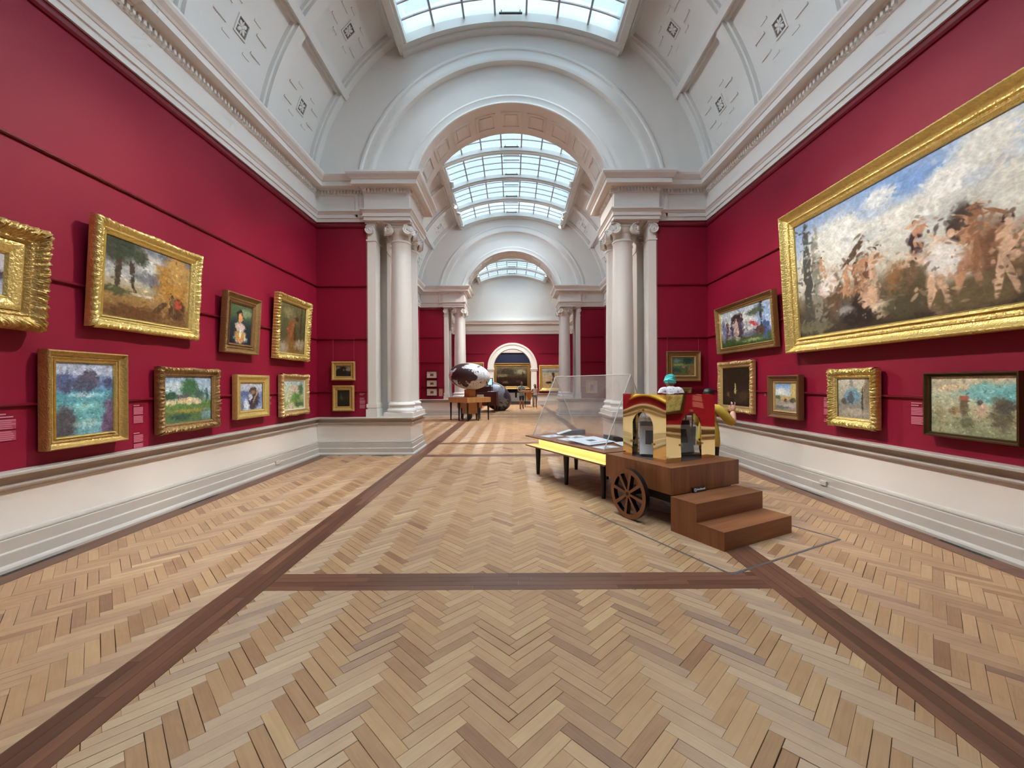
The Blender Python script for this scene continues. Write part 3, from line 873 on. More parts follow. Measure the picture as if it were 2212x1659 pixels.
# ================================================================== PAINTINGS
def vnoise(shape, cells, seed):
    g = np.random.default_rng(seed).random((cells[1] + 2, cells[0] + 2))
    h, w = shape
    y = np.linspace(0, cells[1], h); x = np.linspace(0, cells[0], w)
    yi = np.minimum(y.astype(int), cells[1]); xi = np.minimum(x.astype(int), cells[0])
    fy = (y - yi)[:, None]; fx = (x - xi)[None, :]
    fy = fy * fy * (3 - 2 * fy); fx = fx * fx * (3 - 2 * fx)
    a = g[yi][:, xi]; b = g[yi][:, xi + 1]; c = g[yi + 1][:, xi]; d = g[yi + 1][:, xi + 1]
    return (a * (1 - fx) + b * fx) * (1 - fy) + (c * (1 - fx) + d * fx) * fy
def paint(nx, ny, seed, grad, blobs, grit=.07, warp=.014, dab=.75, edge=.6, ndab=900, dvar=.12):
    """colours of a canvas, row 0 at the top: tonal bands, then soft-edged patches, then brush grit"""
    sh = (ny, nx)
    V, U = np.meshgrid(np.linspace(0, 1, ny), np.linspace(0, 1, nx), indexing='ij')
    wx = (vnoise(sh, (9, 9), seed) - .5) * 2 + (vnoise(sh, (26, 26), seed + 1) - .5)
    wy = (vnoise(sh, (9, 9), seed + 2) - .5) * 2 + (vnoise(sh, (26, 26), seed + 3) - .5)
    Uw, Vw = U + wx * warp, V + wy * warp
    pos = [g[0] for g in grad]
    img = np.stack([np.interp(Vw, pos, [g[1][k] for g in grad]) for k in range(3)], -1)
    for bl in blobs:
        cx, cy, rx, ry, col = bl[:5]
        soft = bl[5] if len(bl) > 5 else .35
        ang = R(bl[6]) if len(bl) > 6 else 0
        du, dv = Uw - cx, Vw - cy
        a = du * math.cos(ang) + dv * math.sin(ang); b = -du * math.sin(ang) + dv * math.cos(ang)
        bi = int(abs(cx * 977 + cy * 613 + rx * 331) * 10) % 9973
        d = np.sqrt((a / rx) ** 2 + (b / ry) ** 2) + (vnoise(sh, (14, 14), seed + bi) - .5) * .7 * edge + (vnoise(sh, (40, 40), seed + bi + 1) - .5) * .5 * edge
        m = np.clip((1 + soft / 2 - d) / soft, 0, 1)[..., None]
        img = img * (1 - m) + np.array(col, float) * m
    rg_ = np.random.default_rng(seed + 77)
    for _ in range(ndab):                                    # brush dabs
        r_ = rg_.uniform(.008, .028) * dab; px, py = rg_.integers(0, nx), rg_.integers(0, ny)
        hx, hy = max(1, int(r_ * 2 * nx)), max(1, int(r_ * nx))
        if rg_.random() < .4: hx, hy = hy, hx
        x0, x1, y0, y1 = max(0, px - hx), min(nx, px + hx + 1), max(0, py - hy), min(ny, py + hy + 1)
        yy, xx = np.mgrid[y0:y1, x0:x1]; an = rg_.normal(0, .5)
        da, db = (xx - px) * math.cos(an) + (yy - py) * math.sin(an), -(xx - px) * math.sin(an) + (yy - py) * math.cos(an)
        m = np.clip(1.6 - 1.6 * np.sqrt((da / hx) ** 2 + (db / (hy * .6 + .5)) ** 2), 0, .75)[..., None]
        qx, qy = int(np.clip(px + rg_.normal(0, .02) * nx, 0, nx - 1)), int(np.clip(py + rg_.normal(0, .02) * ny, 0, ny - 1))
        c = np.clip(img[qy, qx] * rg_.normal(1, dvar) + rg_.normal(0, dvar * 45, 3), 0, 255)
        img[y0:y1, x0:x1] = img[y0:y1, x0:x1] * (1 - m) + c * m
    g = (vnoise(sh, (nx // 3, ny // 2), seed + 5) - .5) * 2 * grit + (vnoise(sh, (nx // 8, ny // 8), seed + 6) - .5) * 2 * grit
    img = np.clip(img * (1 + g[..., None]) + (np.random.default_rng(seed + 9).random(img.shape) - .5) * 255 * grit * .5, 0, 255) / 255
    return np.where(img <= .04045, img / 12.92, ((img + .055) / 1.055) ** 2.4)
def canvas_mat():
    m = bpy.data.materials.new('oil_paint'); m.use_nodes = True
    nt = m.node_tree; b = nt.nodes['Principled BSDF']
    c = nt.nodes.new('ShaderNodeVertexColor'); c.layer_name = 'paint'
    nt.links.new(c.outputs['Color'], b.inputs['Base Color'])
    b.inputs['Roughness'].default_value = .45; b.inputs['Specular IOR Level'].default_value = .3
    tc = nt.nodes.new('ShaderNodeTexCoord'); n = nt.nodes.new('ShaderNodeTexNoise'); n.inputs['Scale'].default_value = 60
    bp = nt.nodes.new('ShaderNodeBump'); bp.inputs['Strength'].default_value = .15; bp.inputs['Distance'].default_value = .004
    nt.links.new(tc.outputs['Object'], n.inputs['Vector']); nt.links.new(n.outputs['Fac'], bp.inputs['Height']); nt.links.new(bp.outputs['Normal'], b.inputs['Normal'])
    return m
M['canvas'] = canvas_mat()
def canvas(parent, x0, x1, z0, z1, y, art, name='canvas', res=170):
    w, h = x1 - x0, z1 - z0
    nx = max(24, int(res * min(1.6, math.sqrt(w / h)))); ny = max(24, int(nx * h / w))
    img = paint(nx, ny, **art)
    X, Z = np.meshgrid(np.linspace(x0, x1, nx), np.linspace(z1, z0, ny))
    vs = np.stack([X.ravel(), np.full(X.size, y), Z.ravel()], -1)
    i = np.arange((ny - 1) * (nx - 1)); r, c = i // (nx - 1), i % (nx - 1)
    k = r * nx + c
    fs = np.stack([k, k + nx, k + nx + 1, k + 1], -1)
    me = bpy.data.meshes.new(name); me.from_pydata(vs.tolist(), [], fs.tolist())
    at = me.color_attributes.new('paint', 'FLOAT_COLOR', 'POINT')
    at.data.foreach_set('color', np.concatenate([img.reshape(-1, 3), np.ones((nx * ny, 1))], 1).astype(np.float32).ravel())
    me.materials.append(M['canvas']); me.update()
    return link(bpy.data.objects.new(name, me), parent)

def frame_ring(name, parent, w, h, prof, m, orn=None, amp=0.0, pitch=.05, seed=0, step=.02, corner=0.0, smooth=True):
    """moulding around a w x h rectangle (local x, z; front towards -y). prof: (inset, forward). orn: per-profile-point ornament weight"""
    rg_ = np.random.default_rng(seed)
    sides = [((0, 0), (1, 0), w), ((w, 0), (0, 1), h), ((w, h), (-1, 0), w), ((0, h), (0, -1), h)]
    K = len(prof); vs = []; fs = []
    depth = prof[-1][0]
    for (ox, oz), (dx, dz), L in sides:
        n = max(2, int(L / step)) if orn else 1
        base = len(vs); nx_, nz_ = -dz, dx
        ph = rg_.random(4) * 6.28
        for i in range(n + 1):
            t = i / n
            for k, (ins, fw) in enumerate(prof):
                s = ins + (L - 2 * ins) * t
                f = fw; insx = ins
                if orn and orn[k] > 0:
                    edge = min(s, L - s)
                    a = (abs(math.sin(math.pi * s / (pitch * .5) + ph[0] + k * .55)) - .6) * .9 + math.sin(2 * math.pi * s / (pitch * .21) + ph[1] - k * 1.7) * .35 + (rg_.random() - .5) * .6
                    cb_ = corner * math.exp(-((edge - ins) / (depth * 1.2)) ** 2) + corner * .8 * math.exp(-((s - L / 2) / (depth * 1.3)) ** 2)
                    f = fw + amp * orn[k] * a + cb_ * orn[k]
                    insx = ins - amp * .45 * orn[k] * math.sin(2 * math.pi * s / (pitch * .8) + ph[2]) * (1 if k < K // 2 else .3) - (cb_ * .8 if k <= 2 else 0)
                vs.append((ox + dx * s + nx_ * insx - w / 2, -f, oz + dz * s + nz_ * insx))
        for i in range(n):
            for k in range(K - 1):
                q = base + i * K + k
                fs.append((q, q + K, q + K + 1, q + 1))
    mb = MB(); mb.add(vs, fs)
    me = mb.mesh(name, m, smooth=(50 if smooth else False), fix=False)
    return link(bpy.data.objects.new(name, me), parent)

def prof_of(style, fw, fd):
    """(profile, ornament weights): fw = face width, fd = depth"""
    if style == 'ornate':
        p = [(0, 0), (0, fd * .55), (.06 * fw, fd * .8), (.16 * fw, fd * .97), (.3 * fw, fd), (.42 * fw, fd * .92), (.54 * fw, fd * .78), (.64 * fw, fd * .66), (.72 * fw, fd * .62), (.8 * fw, fd * .66), (.86 * fw, fd * .62), (fw, fd * .4)]
        o = [0, .3, .9, 1, 1, .9, .5, .15, .1, .3, .1, 0]
    elif style == 'cove':
        p = [(0, 0), (0, fd * .8), (.05 * fw, fd * .95), (.14 * fw, fd), (.22 * fw, fd * .92), (.28 * fw, fd * .75), (.45 * fw, fd * .55), (.62 * fw, fd * .48), (.66 * fw, fd * .56), (.74 * fw, fd * .56), (.78 * fw, fd * .45), (fw, fd * .38)]
        o = [0, 0, .3, .35, .3, 0, 0, 0, .4, .4, 0, 0]
    else:  # plain
        p = [(0, 0), (0, fd * .9), (.06 * fw, fd), (.3 * fw, fd), (.36 * fw, fd * .85), (.7 * fw, fd * .6), (.74 * fw, fd * .68), (.84 * fw, fd * .68), (.88 * fw, fd * .5), (fw, fd * .45)]
        o = None
    return p, o
WALLROT = {'L': R(90), 'R': R(-90), 'B': 0.0}
def painting(side, a0, a1, z0, z1, label, art, style='ornate', m='gold', fw=.12, fd=.09, slip=None, slipm='gold4', lean=0.0, gap=.035, amp=.012, pitch=.06, corner=.0, ywall=None, seed=1, glass=False, name='framed_painting', cat='painting', group=None, res=170, step=None):
    """a0 < a1: extent along the wall as the viewer sees it, from left to right"""
    w, h = abs(a1 - a0), z1 - z0; mid = (a0 + a1) / 2
    if side == 'L': loc = (-W + gap, mid, z0)
    elif side == 'R': loc = (W - gap, mid, z0)
    else: loc = (mid, ywall - gap, z0)
    r = empty(name, loc, (R(lean), 0, WALLROT[side]), label, cat, group)
    p, o = prof_of(style, fw, fd)
    frame_ring('frame', r, w, h, p, M[m], o, amp, pitch, seed, step or max(.006, pitch / 12), corner)
    ins = fw
    if slip:
        sp = [(0, fd * .3), (0, fd * .5), (slip * .15, fd * .56), (slip * .45, fd * .50), (slip * .8, fd * .40), (slip * .85, fd * .44), (slip, fd * .3)]
        s = frame_ring('slip', r, w - 2 * ins, h - 2 * ins, sp, M[slipm], [0, 0, .4, .2, 0, .4, 0], amp * .5, pitch * .6, seed + 3, max(.008, pitch / 6)); s.location = (0, 0, ins)
        ins += slip
    canvas(r, -w / 2 + ins - .004, w / 2 - ins + .004, ins - .004, h - ins + .004, -fd * .3, art, res=res)
    b = MB(); b.box(-w / 2 + .01, w / 2 - .01, -fd * .25, .0, .01, h - .01); b.build('backing', M['darkframe'], r)
    return r

ART = {}
ART['L1'] = dict(seed=3, grad=[(0, (214, 206, 210)), (.45, (196, 188, 200)), (.55, (150, 140, 150)), (1, (206, 208, 226))], blobs=[(.9, .55, .12, .12, (90, 84, 100)), (.3, .6, .3, .1, (110, 100, 110)), (.75, .75, .2, .1, (160, 158, 190))])
ART['L2'] = dict(seed=12, grad=[(0, (110, 116, 128)), (.2, (146, 146, 152)), (.45, (188, 186, 182)), (.62, (176, 158, 118)), (.68, (164, 128, 78)), (1, (124, 88, 50))], blobs=[(.45, .22, .2, .16, (206, 202, 196), .6), (.55, .42, .25, .1, (122, 120, 124), .6), (.8, .38, .22, .36, (176, 128, 62), .5), (.84, .2, .14, .2, (190, 148, 84), .5), (.12, .12, .16, .2, (70, 74, 60), .6), (.14, .4, .03, .28, (72, 62, 48), .3), (.29, .42, .022, .24, (76, 62, 46), .3, -8), (.1, .66, .18, .05, (84, 86, 54), .5), (.84, .78, .12, .16, (86, 58, 36), .4), (.86, .7, .05, .06, (176, 74, 52), .4), (.62, .78, .04, .16, (96, 68, 40), .4, 40), (.3, .9, .3, .08, (108, 72, 40), .8), (.42, .66, .14, .02, (200, 190, 170), .5)])
ART['L3'] = dict(seed=22, grad=[(0, (88, 104, 72)), (.3, (74, 92, 66)), (.5, (40, 54, 60)), (1, (28, 32, 38))], blobs=[(.7, .2, .28, .1, (136, 150, 112), .6), (.45, .27, .14, .13, (34, 26, 26), .3), (.46, .34, .1, .11, (226, 160, 106), .3), (.5, .66, .32, .2, (42, 38, 38), .4), (.47, .57, .22, .12, (214, 188, 178), .4), (.5, .82, .26, .16, (220, 222, 206), .5), (.36, .8, .08, .14, (196, 146, 70), .4, -30), (.62, .82, .08, .12, (206, 150, 76), .4, 20), (.5, .92, .1, .05, (222, 140, 96), .4)])
ART['L4'] = dict(seed=32, grad=[(0, (118, 112, 76)), (.3, (96, 94, 60)), (.65, (84, 82, 54)), (.8, (128, 106, 72)), (1, (150, 124, 90))], blobs=[(.35, .2, .2, .1, (146, 140, 96), .7), (.52, .3, .16, .12, (120, 110, 76), .4), (.66, .28, .07, .05, (78, 50, 32), .4), (.45, .55, .13, .24, (150, 92, 50), .4), (.6, .6, .04, .2, (96, 62, 36), .4), (.62, .88, .3, .13, (140, 106, 50), .6), (.82, .8, .2, .1, (176, 160, 130), .6), (.16, .9, .2, .1, (168, 150, 128), .6), (.84, .35, .03, .4, (70, 62, 42), .4)])
ART['L5'] = dict(seed=42, grad=[(0, (186, 198, 224)), (.16, (192, 200, 222)), (.2, (128, 150, 190)), (.34, (110, 150, 190)), (.42, (96, 164, 178)), (.7, (110, 172, 174)), (1, (124, 172, 186))], blobs=[(.15, .28, .2, .14, (92, 100, 134), .4), (.56, .26, .2, .14, (96, 92, 108), .35), (.92, .28, .1, .1, (84, 92, 124), .35), (.4, .33, .3, .07, (84, 88, 110), .5), (.14, .86, .24, .26, (88, 84, 90), .45, 20), (.94, .78, .14, .34, (112, 90, 116), .4, 12), (.5, .6, .25, .05, (140, 196, 190), .8), (.55, .85, .2, .06, (160, 200, 196), .8), (.5, .45, .3, .03, (176, 206, 214), .8)], grit=.13, warp=.012)
ART['L6'] = dict(seed=52, grad=[(0, (152, 178, 204)), (.3, (172, 194, 206)), (.5, (130, 156, 140)), (.6, (96, 130, 72)), (.75, (104, 128, 74)), (.85, (88, 110, 66)), (1, (92, 118, 84))], blobs=[(.5, .26, .19, .22, (70, 110, 76), .4), (.12, .42, .16, .1, (56, 86, 64), .5), (.75, .4, .12, .12, (72, 96, 84), .4), (.44, .52, .18, .09, (212, 192, 150), .25), (.66, .54, .1, .07, (206, 190, 154), .25), (.14, .56, .1, .06, (198, 184, 146), .3), (.38, .42, .12, .04, (100, 92, 96), .3), (.9, .42, .03, .16, (52, 88, 92), .4), (.5, .75, .4, .03, (158, 140, 70), .7), (.3, .88, .2, .06, (58, 84, 70), .6), (.9, .86, .15, .12, (120, 150, 150), .6), (.2, .2, .15, .1, (196, 212, 216), .7)], grit=.1)
ART['L7'] = dict(seed=62, grad=[(0, (206, 206, 216)), (.3, (176, 184, 206)), (.45, (110, 126, 166)), (.7, (132, 150, 190)), (1, (176, 190, 212))], blobs=[(.2, .38, .25, .09, (92, 106, 148), .5), (.62, .62, .24, .34, (60, 62, 84), .4), (.58, .28, .15, .13, (84, 70, 62), .35), (.58, .35, .1, .08, (150, 116, 96), .4), (.48, .52, .1, .12, (206, 208, 214), .4), (.7, .52, .03, .32, (186, 136, 80), .3, 30), (.1, .85, .16, .14, (116, 122, 132), .5), (.56, .88, .14, .1, (84, 60, 60), .5), (.3, .8, .1, .2, (214, 222, 236), .6)], grit=.1)
ART['L8'] = dict(seed=72, grad=[(0, (196, 218, 216)), (.25, (206, 214, 196)), (.5, (168, 186, 128)), (.75, (150, 170, 104)), (1, (190, 196, 140))], blobs=[(.55, .3, .25, .12, (222, 190, 168), .5), (.35, .3, .12, .14, (220, 214, 190), .5), (.85, .3, .12, .2, (86, 116, 84), .5), (.25, .55, .14, .22, (206, 208, 168), .5), (.6, .6, .2, .16, (112, 148, 84), .6), (.75, .85, .25, .08, (88, 112, 80), .6), (.35, .9, .15, .12, (226, 214, 178), .6), (.1, .4, .06, .3, (196, 206, 176), .5)], grit=.12)
ART['B1'] = dict(seed=82, grad=[(0, (120, 110, 86)), (.3, (150, 138, 104)), (.6, (60, 52, 42)), (1, (30, 24, 22))], blobs=[(.45, .45, .28, .36, (38, 32, 28), .5), (.8, .35, .16, .14, (156, 142, 110), .5), (.15, .6, .14, .3, (34, 28, 26), .5), (.5, .4, .06, .1, (120, 96, 70), .5)])
ART['B2'] = dict(seed=92, grad=[(0, (36, 34, 26)), (.5, (44, 40, 30)), (1, (24, 20, 18))], blobs=[(.42, .42, .18, .2, (94, 78, 52), .7), (.55, .3, .24, .2, (38, 34, 28), .7), (.5, .8, .35, .2, (34, 28, 24), .7)], grit=.1)
ART['BR1'] = dict(seed=102, grad=[(0, (74, 104, 90)), (.3, (84, 112, 94)), (.42, (128, 140, 82)), (.55, (82, 104, 74)), (.75, (76, 96, 70)), (1, (116, 106, 72))], blobs=[(.7, .22, .22, .16, (50, 74, 60), .6), (.2, .2, .14, .12, (110, 138, 132), .6), (.5, .52, .08, .12, (180, 120, 130), .5), (.5, .75, .1, .14, (92, 112, 56), .6), (.86, .7, .16, .3, (138, 112, 72), .6), (.2, .72, .14, .1, (60, 78, 72), .6), (.3, .42, .25, .05, (148, 158, 90), .6)])
ART['BR2'] = dict(seed=104, grad=[(0, (90, 66, 52)), (1, (70, 44, 36))], blobs=[(.5, .5, .3, .3, (110, 80, 60), .7)])
ART['R1'] = dict(seed=112, grad=[(0, (190, 204, 216)), (.35, (222, 220, 214)), (.6, (204, 202, 206)), (.72, (120, 122, 140)), (.82, (74, 96, 52)), (1, (56, 76, 38))], blobs=[(.85, .3, .14, .32, (150, 176, 208), .6), (.28, .48, .06, .26, (72, 70, 104), .3), (.36, .5, .08, .32, (206, 184, 168), .35), (.44, .46, .05, .34, (84, 62, 70), .3), (.34, .26, .1, .12, (60, 46, 48), .4), (.06, .55, .04, .32, (120, 132, 166), .3), (.14, .5, .03, .24, (90, 66, 60), .3), (.2, .66, .03, .14, (150, 140, 140), .4), (.8, .68, .1, .12, (88, 66, 58), .4), (.7, .5, .03, .1, (208, 72, 66), .3, -35), (.9, .66, .05, .22, (70, 92, 146), .4), (.82, .3, .025, .4, (58, 56, 52), .3), (.72, .2, .14, .08, (82, 96, 78), .5), (.6, .78, .1, .03, (112, 110, 130), .5), (.6, .9, .2, .04, (150, 160, 110), .7)])
ART['R2'] = dict(seed=122, grad=[(0, (44, 32, 22)), (.5, (46, 34, 24)), (.7, (60, 44, 30)), (1, (40, 28, 20))], blobs=[(.47, .55, .03, .14, (176, 170, 112), .5), (.47, .62, .045, .07, (196, 188, 128), .5), (.2, .7, .06, .06, (110, 86, 56), .6), (.75, .72, .16, .1, (76, 58, 40), .7), (.5, .85, .3, .06, (66, 50, 36), .7)])
ART['R3'] = dict(seed=132, grad=[(0, (126, 166, 214)), (.25, (176, 202, 226)), (.42, (214, 216, 214)), (.5, (190, 172, 128)), (.62, (168, 156, 132)), (.8, (176, 160, 156)), (1, (150, 136, 128))], blobs=[(.25, .3, .25, .1, (236, 236, 236), .6), (.88, .28, .16, .4, (206, 186, 124), .3), (.1, .52, .16, .07, (86, 104, 76), .4), (.5, .56, .22, .07, (206, 178, 120), .4), (.85, .62, .16, .07, (92, 92, 70), .5), (.48, .62, .06, .06, (112, 78, 60), .4), (.3, .88, .35, .07, (112, 116, 100), .7), (.6, .8, .3, .05, (198, 186, 184), .7)])
ART['R4'] = dict(seed=142, grad=[(0, (150, 176, 214)), (.22, (176, 192, 216)), (.42, (222, 218, 206)), (.6, (212, 204, 186)), (.72, (120, 104, 80)), (.85, (74, 62, 48)), (1, (62, 50, 38))], blobs=[
    (.3, .25, .22, .16, (232, 230, 222), .7), (.55, .12, .14, .12, (120, 156, 210), .8), (.75, .18, .2, .14, (128, 162, 212), .8), (.62, .34, .22, .14, (228, 224, 212), .7), (.92, .12, .12, .14, (226, 224, 216), .7), (.85, .4, .16, .1, (206, 206, 200), .7), (.12, .4, .12, .14, (226, 220, 204), .6),
    (.075, .52, .028, .5, (74, 74, 66), .25), (.14, .55, .032, .46, (138, 134, 118), .25), (.1, .93, .12, .06, (112, 106, 82), .4),
    (.25, .72, .05, .2, (92, 74, 52), .35), (.21, .6, .06, .08, (220, 206, 192), .4), (.19, .5, .015, .06, (196, 150, 116), .4), (.185, .62, .012, .06, (210, 110, 110), .4),
    (.375, .42, .02, .09, (84, 60, 40), .3, 25), (.33, .64, .016, .12, (186, 136, 98), .4), (.40, .62, .02, .12, (190, 142, 104), .4), (.43, .58, .02, .12, (116, 78, 54), .4), (.465, .62, .018, .14, (204, 160, 124), .4),
    (.3, .86, .06, .08, (96, 88, 84), .5), (.4, .86, .06, .12, (48, 36, 30), .4), (.445, .8, .04, .1, (212, 172, 140), .4), (.5, .9, .05, .05, (220, 196, 160), .5),
    (.58, .72, .06, .12, (150, 108, 66), .5), (.66, .62, .08, .03, (216, 178, 148), .4, -18), (.63, .8, .07, .14, (96, 84, 56), .5), (.66, .5, .03, .08, (60, 40, 44), .4), (.68, .42, .02, .05, (196, 146, 120), .4),
    (.74, .66, .05, .1, (226, 206, 190), .4), (.74, .84, .04, .16, (214, 168, 140), .4), (.8, .72, .05, .2, (226, 214, 200), .5), (.83, .5, .05, .12, (70, 56, 48), .5), (.87, .62, .04, .22, (196, 146, 112), .5), (.93, .75, .06, .22, (120, 84, 60), .5), (.84, .9, .16, .1, (108, 92, 64), .6)], grit=.06, warp=.006, dab=.34, edge=.2, ndab=2600, dvar=.045)
ART['R4']['blobs'] = [(b_[0] * .64, b_[1], b_[2] * .64) + tuple(b_[3:]) for b_ in ART['R4']['blobs']] + [(.68, .3, .12, .2, (222, 218, 206), .7), (.78, .2, .12, .14, (140, 170, 214), .8), (.9, .5, .12, .2, (214, 208, 194), .7), (.72, .7, .08, .2, (150, 110, 80), .5), (.86, .75, .08, .2, (92, 74, 58), .5), (.95, .6, .04, .3, (110, 104, 92), .4)]
def figure(cx, cy, s, asp, col, dark=(70, 52, 44), lean=0, arm=0):
    """a loose standing figure: head, trunk, two legs and a raised or hanging arm (s = height as a share of the canvas height)"""
    l = math.sin(R(lean)); u = lambda v: v * asp
    return [(cx + u(l * s * .42), cy - s * .42, u(s * .06), s * .065, dark, .3), (cx + u(l * s * .40), cy - s * .385, u(s * .045), s * .05, col, .3), (cx + u(l * s * .2), cy - s * .2, u(s * .1), s * .17, col, .3, 0),
            (cx - u(s * .05), cy + s * .2, u(s * .05), s * .26, col, .3, 4), (cx + u(s * .07), cy + s * .2, u(s * .045), s * .25, tuple(int(c * .88) for c in col), .3, -6),
            (cx + u(s * .14), cy - s * (.30 if arm else .12), u(s * .035), s * .17, col, .3, (-28 if arm else 20))]
_a = .38
_pe, _pd, _br = (222, 182, 150), (196, 146, 110), (150, 104, 74)
ART['R4']['blobs'] += [(.21, .2, .05, .09, (236, 234, 226), .5), (.33, .12, .05, .08, (226, 228, 228), .6), (.44, .3, .09, .06, (234, 230, 220), .6), (.13, .3, .05, .05, (232, 228, 216), .6), (.5, .2, .05, .08, (236, 234, 226), .6), (.27, .34, .06, .04, (214, 214, 210), .6)]
for f_ in ((.112, .46, .2, _pd, 0, 1), (.205, .62, .3, _pd, 8, 1), (.245, .64, .3, _br, -6, 0), (.262, .6, .3, _pd, 10, 1), (.298, .6, .34, _pe, 2, 1), (.275, .8, .28, _pe, 25, 0), (.425, .48, .24, _pd, -12, 1), (.47, .72, .5, _pe, 28, 1), (.53, .66, .5, _pd, 18, 1), (.56, .6, .44, _br, -10, 1), (.60, .74, .46, _pe, 12, 0), (.40, .78, .34, (120, 92, 66), 15, 0), (.16, .74, .3, (112, 84, 60), -8, 0)):
    ART['R4']['blobs'] += figure(f_[0], f_[1], f_[2], _a, f_[3], lean=f_[4], arm=f_[5])
ART['R4']['blobs'] += [(.488, .66, .04, .09, (236, 228, 220), .4), (.33, .88, .045, .05, (226, 204, 174), .5), (.14, .62, .03, .08, (228, 214, 204), .4), (.235, .42, .012, .11, (92, 66, 44), .3, 24), (.2, .86, .03, .05, (150, 142, 136), .5), (.24, .92, .06, .06, (44, 34, 30), .5), (.38, .9, .06, .08, (84, 76, 54), .6)]
ART['L2']['blobs'] += figure(.8, .72, .3, .75, (120, 92, 64), lean=-18, arm=0) + [(.84, .68, .035, .05, (186, 78, 56), .3), (.2, .1, .12, .12, (62, 70, 54), .6), (.36, .16, .08, .12, (74, 80, 62), .6)]
ART['R1']['blobs'] += figure(.33, .52, .56, .5, (206, 184, 166), lean=6) + figure(.42, .52, .56, .5, (88, 74, 92), lean=-4) + figure(.12, .58, .42, .5, (126, 120, 140))
ART['L4']['blobs'] += figure(.48, .5, .5, 1.0, (156, 100, 62), lean=30)
ART['R5'] = dict(seed=152, grad=[(0, (206, 200, 180)), (.25, (190, 184, 164)), (.5, (150, 150, 140)), (.68, (140, 134, 122)), (1, (158, 148, 130))], blobs=[(.42, .45, .24, .2, (120, 152, 164), .3), (.42, .5, .1, .14, (84, 92, 98), .3), (.9, .35, .12, .34, (136, 118, 96), .3), (.1, .4, .1, .2, (176, 168, 146), .4), (.42, .12, .06, .1, (150, 146, 136), .3), (.76, .62, .03, .4, (70, 64, 58), .3), (.2, .6, .1, .08, (92, 84, 80), .5), (.5, .85, .4, .08, (176, 164, 144), .7)])
ART['R6'] = dict(seed=162, grad=[(0, (214, 204, 174)), (.15, (206, 198, 168)), (.35, (196, 200, 168)), (.6, (190, 184, 146)), (.8, (160, 160, 124)), (1, (146, 148, 116))], blobs=[(.72, .28, .34, .16, (140, 196, 190), .5), (.92, .3, .16, .14, (128, 190, 188), .5), (.25, .2, .25, .05, (220, 196, 160), .6), (.42, .52, .05, .2, (116, 102, 80), .5), (.42, .38, .05, .04, (184, 104, 84), .5), (.62, .56, .05, .12, (206, 176, 150), .5), (.6, .44, .03, .05, (96, 90, 100), .5), (.84, .6, .12, .26, (112, 104, 84), .5), (.88, .48, .1, .1, (92, 90, 80), .5), (.12, .66, .06, .16, (168, 158, 120), .5), (.45, .78, .08, .1, (116, 116, 92), .5), (.3, .6, .06, .06, (170, 140, 110), .6), (.1, .92, .3, .06, (176, 172, 136), .7)], grit=.08)
ART['E1'] = dict(seed=172, grad=[(0, (180, 140, 80)), (1, (120, 84, 40))], blobs=[])
ART['E2'] = dict(seed=182, grad=[(0, (200, 204, 196)), (.2, (170, 178, 168)), (.28, (206, 192, 160)), (1, (190, 160, 110))], blobs=[(.5, .35, .06, .16, (60, 50, 46), .3), (.85, .34, .06, .14, (110, 92, 80), .4), (.5, .55, .03, .14, (70, 56, 48), .3), (.3, .72, .14, .05, (48, 40, 40), .4), (.4, .16, .4, .04, (140, 150, 140), .6)])
ART['BIG'] = dict(seed=192, grad=[(0, (150, 140, 112)), (.25, (128, 116, 92)), (.45, (110, 96, 72)), (.6, (70, 54, 40)), (1, (44, 32, 26))], blobs=[(.75, .28, .22, .12, (196, 186, 156), .6), (.35, .3, .25, .2, (84, 74, 58), .7), (.2, .45, .16, .08, (170, 156, 128), .5), (.85, .4, .03, .12, (90, 80, 66), .4), (.5, .7, .4, .12, (66, 46, 34), .7), (.3, .8, .1, .06, (140, 110, 80), .6), (.7, .75, .1, .06, (110, 70, 52), .6)])
ART['PRINT'] = dict(seed=202, grad=[(0, (150, 140, 116)), (.5, (110, 100, 84)), (1, (130, 118, 96))], blobs=[(.4, .5, .2, .2, (80, 72, 62), .6)])
ART['PR'] = dict(seed=212, grad=[(0, (206, 190, 176)), (1, (186, 170, 156))], blobs=[(.5, .45, .16, .2, (130, 110, 104), .5), (.5, .75, .25, .15, (150, 132, 124), .6)])

# left wall
painting('L', 2.55, 3.93, 2.16, 3.10, 'wide carved gilt frame with a pale snowy view, cut off at the far left', ART['L1'], 'ornate', 'gold2', .17, .16, slip=.12, slipm='gold', lean=4.0, amp=.022, pitch=.10, corner=.01, seed=5)
painting('L', 4.40, 5.90, 2.28, 3.47, 'large gilt-framed harvest landscape with haystack and two tall trees on the left wall', ART['L2'], 'ornate', 'gold', .125, .1, slip=.03, slipm='gold', lean=3.2, amp=.008, pitch=.1, corner=.012, seed=6)
painting('L', 6.42, 7.29, 2.16, 3.12, 'portrait in white apron in a bronze-gilt frame, upper row of the left wall', ART['L3'], 'cove', 'gold3', .13, .1, slip=.035, slipm='walnutframe', lean=3.5, amp=.01, pitch=.05, seed=7)
painting('L', 7.81, 9.08, 2.15, 3.40, 'stooping figure over a mound in a heavily carved bright gilt frame, upper left wall', ART['L4'], 'ornate', 'gold', .14, .11, lean=3.2, amp=.026, pitch=.07, corner=.01, seed=8)
painting('L', 3.97, 4.80, 1.02, 2.0, 'turquoise rocky sea view in a deep plain gilt frame, lower row of the left wall', ART['L5'], 'cove', 'gold2', .10, .11, slip=.02, slipm='gold', amp=.004, pitch=.03, seed=9)
painting('L', 5.26, 6.33, 1.02, 1.88, 'green riverside houses and tree in a carved bronze frame, lower left wall', ART['L6'], 'ornate', 'gold3', .12, .09, amp=.014, pitch=.09, corner=.014, seed=10)
